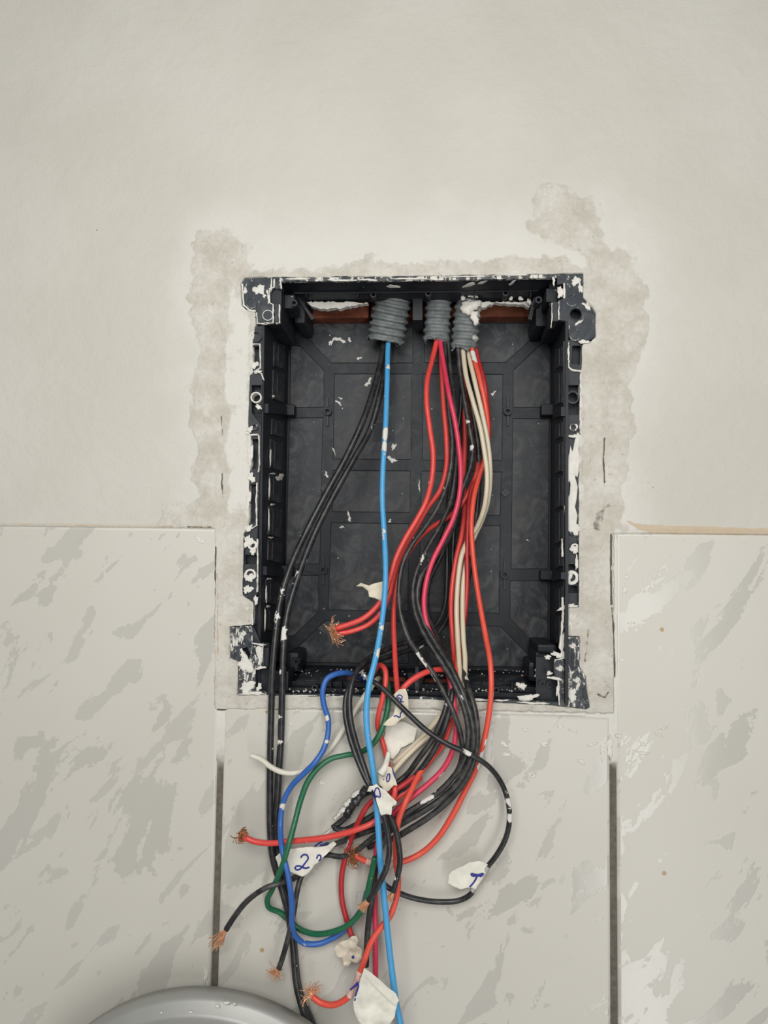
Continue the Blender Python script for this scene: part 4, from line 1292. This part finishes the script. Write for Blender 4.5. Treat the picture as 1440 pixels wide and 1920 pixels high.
wire('red_wire', 'bright red wire curling at the bottom beside the large folded tape',
     [(872, 1000, -55), (866, 1090, -50), (861, 1160, -42), (858, 1225, -18), (855, 1265, -3), (852, 1300, 4), (846, 1345, 5), (830, 1395, 6), (806, 1425, 10), (787, 1450, 16), (772, 1480, 23), (760, 1505, 28), (748, 1535, 29), (742, 1575, 27), (743, 1620, 25), (747, 1652, 24), (743, 1685, 24), (731, 1718, 26),
      (712, 1742, 28), (696, 1766, 30), (685, 1795, 31), (677, 1820, 30), (667, 1850, 28), (650, 1872, 26), (625, 1884, 24), (602, 1880, 22), (586, 1869, 21)], 'red2', 2.1, [(744, 1665, 8, .5)],
     ((572, 1852, 21), 7.5, 24, 0.75, 0.5, 'copper', 15))
wire('red_wire', 'red wire reaching far left across both thick cables to a copper end',
     [(790, 1455, 10), (765, 1478, 12), (740, 1502, 16), (722, 1524, 22), (700, 1542, 26), (670, 1555, 27), (640, 1564, 26), (600, 1572, 25), (550, 1577, 22), (505, 1581, 20), (475, 1577, 19), (456, 1568, 19)], 'red', 2.1, [(695, 1547, 3, .6)],
     ((436, 1555, 19), 6.5, 34, 0.85, 0.8, 'copperd', 17))
wire('red_wire', 'red wire hooking over the bottom rim of the box beside the green wire',
     [(698, 1286, -44), (699, 1268, -20), (704, 1256, -4), (713, 1247, 6), (722, 1256, 12), (723, 1280, 16), (717, 1310, 18), (710, 1340, 17), (708, 1360, 12), (713, 1378, 6), (720, 1400, 8), (727, 1430, 15), (736, 1460, 22), (741, 1480, 27), (736, 1500, 28), (726, 1520, 24)],
     'red', 1.95)
wire('green_wire', 'dark green wire zigzagging below the box to a plain cut end',
     [(716, 1284, -44), (716, 1262, -22), (722, 1266, -6), (728, 1290, 6), (728, 1320, 10), (722, 1350, 12), (711, 1378, 14), (697, 1397, 14), (675, 1411, 13), (648, 1416, 12), (620, 1423, 14), (596, 1440, 16), (577, 1466, 18), (563, 1503, 20),
      (552, 1545, 25), (541, 1585, 31), (526, 1632, 29), (510, 1668, 18), (501, 1688, 12), (505, 1702, 8), (525, 1711, 4), (545, 1728, 3.2), (562, 1742, 4), (590, 1751, 8), (620, 1748, 12), (650, 1736, 14), (673, 1714, 16), (685, 1690, 18),
      (693, 1655, 22), (703, 1608, 26)], 'green', 2.05, [(519, 1650, 5, .6), (698, 1645, 3, .5), (650, 1412, 8, .35)])
wire('blue_wire', 'mid blue wire arching over the box bottom, looping down left beside the green wire',
     [(686, 1282, -42), (674, 1270, -20), (652, 1262, 0), (632, 1263, 8), (613, 1273, 12), (605, 1295, 14), (607, 1320, 14), (615, 1348, 14), (615, 1375, 15), (607, 1404, 18), (590, 1430, 22), (568, 1452, 20), (546, 1475, 16), (531, 1505, 14), (526, 1545, 15),
      (529, 1592, 26), (540, 1640, 32), (547, 1690, 28), (548, 1735, 20), (555, 1757, 14), (573, 1769, 10), (600, 1769, 8), (630, 1755, 7), (655, 1735, 6), (680, 1700, 8), (688, 1672, 8)], 'blue', 2.05,
     [(617, 1345, 5, .7), (608, 1395, 6, .4), (527, 1510, 8, .5), (570, 1766, 8, .35), (612, 1390, 4, .5)])
wire('white_wire', 'plaster coated white wire end lying across the thick cables',
     [(718, 1282, -40), (710, 1272, -14), (693, 1292, 6), (672, 1322, 8), (650, 1356, 6), (628, 1392, 5), (605, 1420, 8), (580, 1440, 12), (555, 1449, 15), (530, 1448, 17), (508, 1438, 16), (490, 1424, 14), (470, 1416, 13)], 'white', 2.0, [(600, 1425, 30, .6)])
wl = wire('black_wire', 'black wire making the wide loop at right, with a white tape flag',
          [(690, 1273, 18), (712, 1286, 20), (735, 1308, 24), (765, 1338, 26), (800, 1370, 28), (840, 1396, 30), (880, 1414, 30), (915, 1436, 26), (940, 1468, 20), (953, 1505, 16), (955, 1540, 14), (948, 1572, 12), (932, 1602, 11), (912, 1628, 10),
           (895, 1655, 10), (883, 1676, 9), (862, 1688, 8), (825, 1691, 8), (780, 1685, 10), (750, 1675, 12), (728, 1664, 14), (715, 1652, 14)], 'black', 1.9,
          [(955, 1532, 6, 1.0), (953, 1505, 10, .6), (948, 1485, 8, .4), (875, 1414, 10, .5)])
Vt, Ft = sweep(crspline([tuple(W(692, 1275, 18)), tuple(W(686, 1271, 18)), tuple(W(680, 1262, 17)), tuple(W(677, 1258, 17))], 0.0006), np.array([0.0018 + 0.0007 * math.sin(i * 1.7) for i in range(len(crspline([tuple(W(692, 1275, 18)), tuple(W(686, 1271, 18)), tuple(W(680, 1262, 17)), tuple(W(677, 1258, 17))], 0.0006)))]), 8)
mk('crimped_tip', Vt, Ft, 'tin', wl)['label'] = 'crushed silvery tip'
w1 = wire('black_wire', 'black taped wire crusted with white plaster, upper branch of the fold',
          [(845, 960, -52), (822, 1030, -44), (797, 1090, -38), (793, 1140, -31), (812, 1195, -20), (838, 1240, -6), (842, 1300, 8), (828, 1350, 12), (808, 1390, 13), (785, 1422, 13), (760, 1455, 11), (730, 1475, 13), (700, 1482, 14), (682, 1490, 13), (665, 1508, 12), (650, 1530, 11), (632, 1546, 11), (623, 1553, 12)], 'black', 2.1,
          [(832, 1320, 10, .4)])
for i, (cx, cy, rx, ry, a) in enumerate(((668, 1488, 14, 5, -0.75), (652, 1505, 10, 5.5, -0.7), (644, 1518, 9, 6, -0.5), (632, 1530, 9, 4, -0.8), (612, 1562, 11, 3, -0.7))):
    blob('plaster_crust', cx, cy, rx, ry, w1, 'plaster', h=12, height=3.0, ang=a, seed=60 + i, rag=0.35)
Pk = crspline([tuple(W(*p)) for p in ((688, 1478, 14), (672, 1497, 14), (655, 1517, 13), (650, 1530, 12))], 0.0008)
Vt, Ft = sweep(Pk, np.array([0.0029 + 0.0005 * math.sin(i * 0.55) + 0.0003 * math.sin(i * 1.3 + 1) for i in range(len(Pk))]), 10)
mk('insulating_tape', Vt, Ft, 'black', w1, True, {'pl': np.zeros(len(Vt))})
w2 = wire('black_wire', 'black wire folding under the plaster crusted one, lower branch of the fold',
          [(852, 950, -58), (832, 1030, -52), (805, 1090, -45), (801, 1145, -36), (822, 1200, -25), (846, 1248, -6), (848, 1300, 10), (838, 1350, 14), (820, 1395, 15), (800, 1428, 15), (770, 1465, 14), (735, 1500, 13), (700, 1528, 13), (670, 1545, 13), (645, 1556, 12), (626, 1552, 14)], 'black', 2.1,
          [(795, 1438, 4, .8), (836, 1345, 8, .5), (832, 1365, 6, .5), (690, 1535, 6, .4)])

# ------------------------------------------------------------------ tape flags on the wires
def strokes(parent, lines, hh, w=0.00045):
    for L in lines:
        C = crspline([tuple(W(x, y, hh if callable(hh) is False else hh(x, y))) for x, y in L], 0.0007)
        V, F = sweep(C, w, 6)
        o = mk('pen_stroke', V, F, 'ink', parent, True)


def flag(label, poly, h0, gx=0.0, gy=0.0, amp=1.0, mat='paper', pen=(), seed=0, bend=0.0, lam=22.0, group='tape flags on the wires', penw=0.00045):
    """torn piece of paper tape: subdivided, creased sheet with thickness"""
    cx = sum(p[0] for p in poly) / len(poly)
    cy = sum(p[1] for p in poly) / len(poly)
    pj = jag(poly, 0.8, 7, seed)
    off = seed * 13.7

    def hf(x, y):
        a = np.array([x + off]); b = np.array([y])
        n = float(fbm(a, b, lam, 7 + seed, 3)[0])
        cr = abs(float(fbm(a, b, lam * 1.6, 90 + seed, 2)[0]))
        return h0 + gx * (x - cx) + gy * (y - cy) + amp * (n * 2.2 - cr * 2.6) - bend * (abs(x - cx) ** 1.5) * 0.1
    bm = bmesh.new()
    vs_ = [bm.verts.new((p[0], -p[1], 0)) for p in pj]
    f = bm.faces.new(vs_)
    bmesh.ops.triangulate(bm, faces=[f], ngon_method='EAR_CLIP')
    for _ in range(2):
        long = [e for e in bm.edges if e.calc_length() > 5.0]
        bmesh.ops.subdivide_edges(bm, edges=long, cuts=1, use_grid_fill=False)
        bmesh.ops.triangulate(bm, faces=[q for q in bm.faces if len(q.verts) > 3])
    for _ in range(2):
        bmesh.ops.beautify_fill(bm, faces=bm.faces[:], edges=[e for e in bm.edges if not e.is_boundary])
        long = [e for e in bm.edges if e.calc_length() > 6.0]
        if not long:
            break
        bmesh.ops.subdivide_edges(bm, edges=long, cuts=1)
        bmesh.ops.triangulate(bm, faces=[q for q in bm.faces if len(q.verts) > 3])
    bm.verts.index_update()
    front = [W(v.co.x, -v.co.y, hf(v.co.x, -v.co.y)) for v in bm.verts]
    n = len(front)
    back = [p + Vector((0, 0.00025, 0)) for p in front]
    F = []
    for q in bm.faces:
        t = tuple(v.index for v in q.verts)
        a, b, c = (bm.verts[i].co if False else q.verts[j].co for j, i in enumerate(t))
        if (b - a).cross(c - a).z < 0:
            t = tuple(reversed(t))
        F.append(t)
        F.append(tuple(n + i for i in reversed(t)))
    for e in bm.edges:
        if e.is_boundary:
            a, b = e.verts[0].index, e.verts[1].index
            F.append((a, b, n + b, n + a))
    bm.free()
    o = mk('tape_flag', front + back, F, mat, None, True)
    tag(o, label, 'tape', group)
    if pen:
        strokes(o, pen, lambda x, y: hf(x, y) + 0.25, penw)
    return o


flag('crumpled beige tape with a curled tail, on red wires inside the box',
     [(668, 1099), (676, 1093), (692, 1098), (706, 1093), (722, 1090), (728, 1096), (726, 1120), (716, 1128), (704, 1122), (692, 1119), (690, 1108), (680, 1100)], -4, 0.05, 0.05, 0.9, 'paper', (), 1)
flag('stained beige tape flag with a blue scrawl at the bottom rim of the box',
     [(738, 1302), (748, 1293), (760, 1291), (765, 1305), (766, 1330), (760, 1345), (752, 1349), (740, 1360), (728, 1362), (718, 1360), (726, 1350), (738, 1340), (741, 1322)], 19, 0, -0.05, 0.6, 'paper',
     [[(744, 1312), (745, 1305), (750, 1303), (754, 1306), (752, 1313), (748, 1317), (757, 1315)], [(747, 1313), (747, 1308), (750, 1309), (750, 1313)], [(754, 1333), (751, 1338), (750, 1345), (743, 1342), (738, 1343)], [(743, 1342), (748, 1345)]], 2)
flag('thin whitish tape sheet hanging behind the red hook wire',
     [(722, 1362), (755, 1352), (782, 1366), (776, 1392), (752, 1402), (738, 1424), (726, 1420), (720, 1392)], 3.0, 0, 0, 0.25, 'paperw', (), 3)
flag('beige crumpled tape with a blue zero, behind the light blue wire',
     [(708, 1449), (718, 1441), (724, 1437), (733, 1438), (738, 1448), (742, 1462), (745, 1473), (738, 1472), (735, 1476), (728, 1484), (720, 1482), (710, 1470)], 31, 0.05, 0, 0.7, 'paper',
     [[(727, 1452), (725, 1460), (726, 1466), (729, 1464), (731, 1456), (730, 1451), (727, 1452)], [(736, 1441), (738, 1450), (742, 1460)], [(719, 1461), (719.5, 1462)]], 4)
roll = crspline([tuple(W(*p)) for p in ((729, 1410, 24), (726, 1424, 26), (721, 1440, 30), (713, 1452, 32))], 0.001)
Vt, Ft = sweep(roll, np.linspace(0.0016, 0.0028, len(roll)), 10)
tag(mk('tape_roll', Vt, Ft, 'paperw', None, True), 'white tape twisted into a thin upright roll beside the green wire', 'tape')
flag('fan shaped white tape with a blue D, tied round the black pair',
     [(688, 1484), (692, 1474), (700, 1473), (706, 1470), (712, 1476), (722, 1482), (732, 1492), (744, 1503), (743, 1509), (735, 1513), (734, 1528), (724, 1527), (714, 1529), (709, 1512), (704, 1494), (698, 1480), (696, 1485)], 50, 0.02, -0.06, 0.7, 'paperw',
     [[(704, 1480), (702, 1486), (705, 1494), (706, 1495)], [(704, 1479), (708, 1477), (711, 1481), (713, 1490), (712, 1495), (706, 1492)]], 5)
flag('wide white tape bearing a blue number 2, wrapped round black wires at left',
     [(516, 1607), (524, 1600), (540, 1592), (575, 1588), (600, 1588), (614, 1585), (626, 1577), (631, 1583), (618, 1596), (605, 1608), (590, 1622), (578, 1638), (567, 1644), (556, 1640), (545, 1635), (532, 1627), (522, 1627)], 19, 0.0, 0.0, 0.6, 'paperw',
     [[(564, 1608), (568, 1603), (575, 1603), (578, 1609), (573, 1617), (563, 1629), (557, 1631), (553, 1628), (556, 1624), (563, 1624), (572, 1628), (580, 1626)], [(594, 1610), (596, 1604), (601, 1604), (601, 1611), (598, 1614)],
      [(590, 1587), (598, 1581), (604, 1578)], [(600, 1585), (608, 1583), (615, 1580)]], 6, penw=0.0006)
flag('white tape flag with a blue T on the wide black loop',
     [(839, 1656), (842, 1640), (848, 1633), (868, 1624), (880, 1617), (896, 1614), (911, 1619), (919, 1624), (906, 1645), (892, 1668), (880, 1664), (864, 1668), (850, 1662)], 13, -0.02, 0, 0.45, 'paperw',
     [[(883, 1638), (885, 1642), (894, 1642), (904, 1642), (906, 1638), (896, 1640), (884, 1638)], [(898, 1640), (902, 1644)], [(895, 1642), (890, 1652), (881, 1663)]], 7, penw=0.0006)
flag('crumpled dirty tape ball at the end of a red wire, beside the tile face',
     [(626, 1778), (634, 1768), (652, 1762), (660, 1755), (668, 1755), (673, 1764), (670, 1774), (679, 1780), (678, 1800), (672, 1806), (660, 1804), (652, 1812), (645, 1811), (640, 1797), (630, 1792)], 13, 0, 0, 1.3, 'papero',
     [[(661, 1792), (662, 1795), (662, 1797)]], 8, lam=12.0, penw=0.001)
flag('large white folded tape at the bottom edge, marked with a blue one',
     [(682, 1816), (700, 1828), (718, 1846), (740, 1862), (748, 1876), (742, 1895), (740, 1908), (728, 1925), (690, 1930), (672, 1915), (664, 1895), (662, 1878), (668, 1862), (674, 1842)], 36, 0.0, 0.0, 1.3, 'paperw',
     [[(657, 1856), (664, 1849), (671, 1842), (672, 1850), (668, 1862), (665, 1876)], [(660, 1853), (670, 1846)]], 9, penw=0.0006)
big = bpy.data.objects['tape_flag.008'] if 'tape_flag.008' in bpy.data.objects else None
if big:
    prism('folded_edge', jag([(683, 1815), (702, 1829), (722, 1847), (742, 1863), (748, 1876), (741, 1884), (722, 1868), (700, 1846), (688, 1832)], 0.7, 6, 3), 'paperw', big, 0.3, h=39.5)
# tape wound tightly round wires (the wire's colour shows through)
for pts, mt, lb, rr in (([(674, 1822, 31), (668, 1845, 29), (655, 1868, 27)], 'pink', 'pinkish tape sleeve on the red wire curl near the bottom edge', 2.5),
                        ([(686, 1615, 15), (712, 1621, 13), (741, 1619, 12)], 'pink', 'pinkish tape sleeve wound round the red wire behind the light blue wire', 2.5),
                        ([(914, 1624, 10), (900, 1647, 10), (886, 1671, 9)], 'greyt', 'greyish tape sleeve wound round the wide black loop', 2.3)):
    C = crspline([tuple(W(*p)) for p in pts], 0.001)
    Vt, Ft = sweep(C, rr * 0.001, 10)
    tag(mk('tape_sleeve', Vt, Ft, mt, None, True), lb, 'tape', 'tape sleeves on wires')

# ------------------------------------------------------------------ silver lid at the bottom edge
def lid():
    c = W(372, 2262, 34)
    R0 = (W(372, 1866, 34) - c).length
    prof = [(0.0, 0.010), (0.55, 0.010), (0.845, 0.009), (0.872, 0.0115), (0.892, 0.0125), (0.905, 0.0100), (0.912, 0.0060), (0.93, 0.0045), (0.975, 0.0025), (0.992, 0.0005), (1.0, -0.003), (1.0, -0.012), (0.985, -0.012), (0.98, -0.001), (0.90, 0.002), (0.0, 0.004)]
    n = 128
    V, F = [], []
    for (r, y) in prof:
        for i in range(n):
            a = 2 * math.pi * i / n
            V.append((c.x + R0 * r * math.cos(a), c.y - y, c.z + R0 * r * math.sin(a)))
    for k in range(len(prof) - 1):
        for i in range(n):
            j = (i + 1) % n
            F.append((k * n + i, k * n + j, (k + 1) * n + j, (k + 1) * n + i))
    o = mk('metal_lid', V, F, 'silver', None, True)
    tag(o, 'round silver metal lid with a raised rim, its top edge showing at the lower left', 'lid')
    for i, (cx, cy, rx, ry) in enumerate(((425, 1880, 6, 3), (408, 1886, 4, 3), (440, 1882, 3, 2), (358, 1897, 5, 2), (303, 1898, 2, 2))):
        blob('plaster_speck', cx, cy, rx, ry, o, 'plaster', h=38.5, height=0.6, seed=300 + i)
    return o


lid()
b = blob('mud_clod', 271, 1879, 6, 5, wall, 'cavity', h=0, height=3, seed=8)
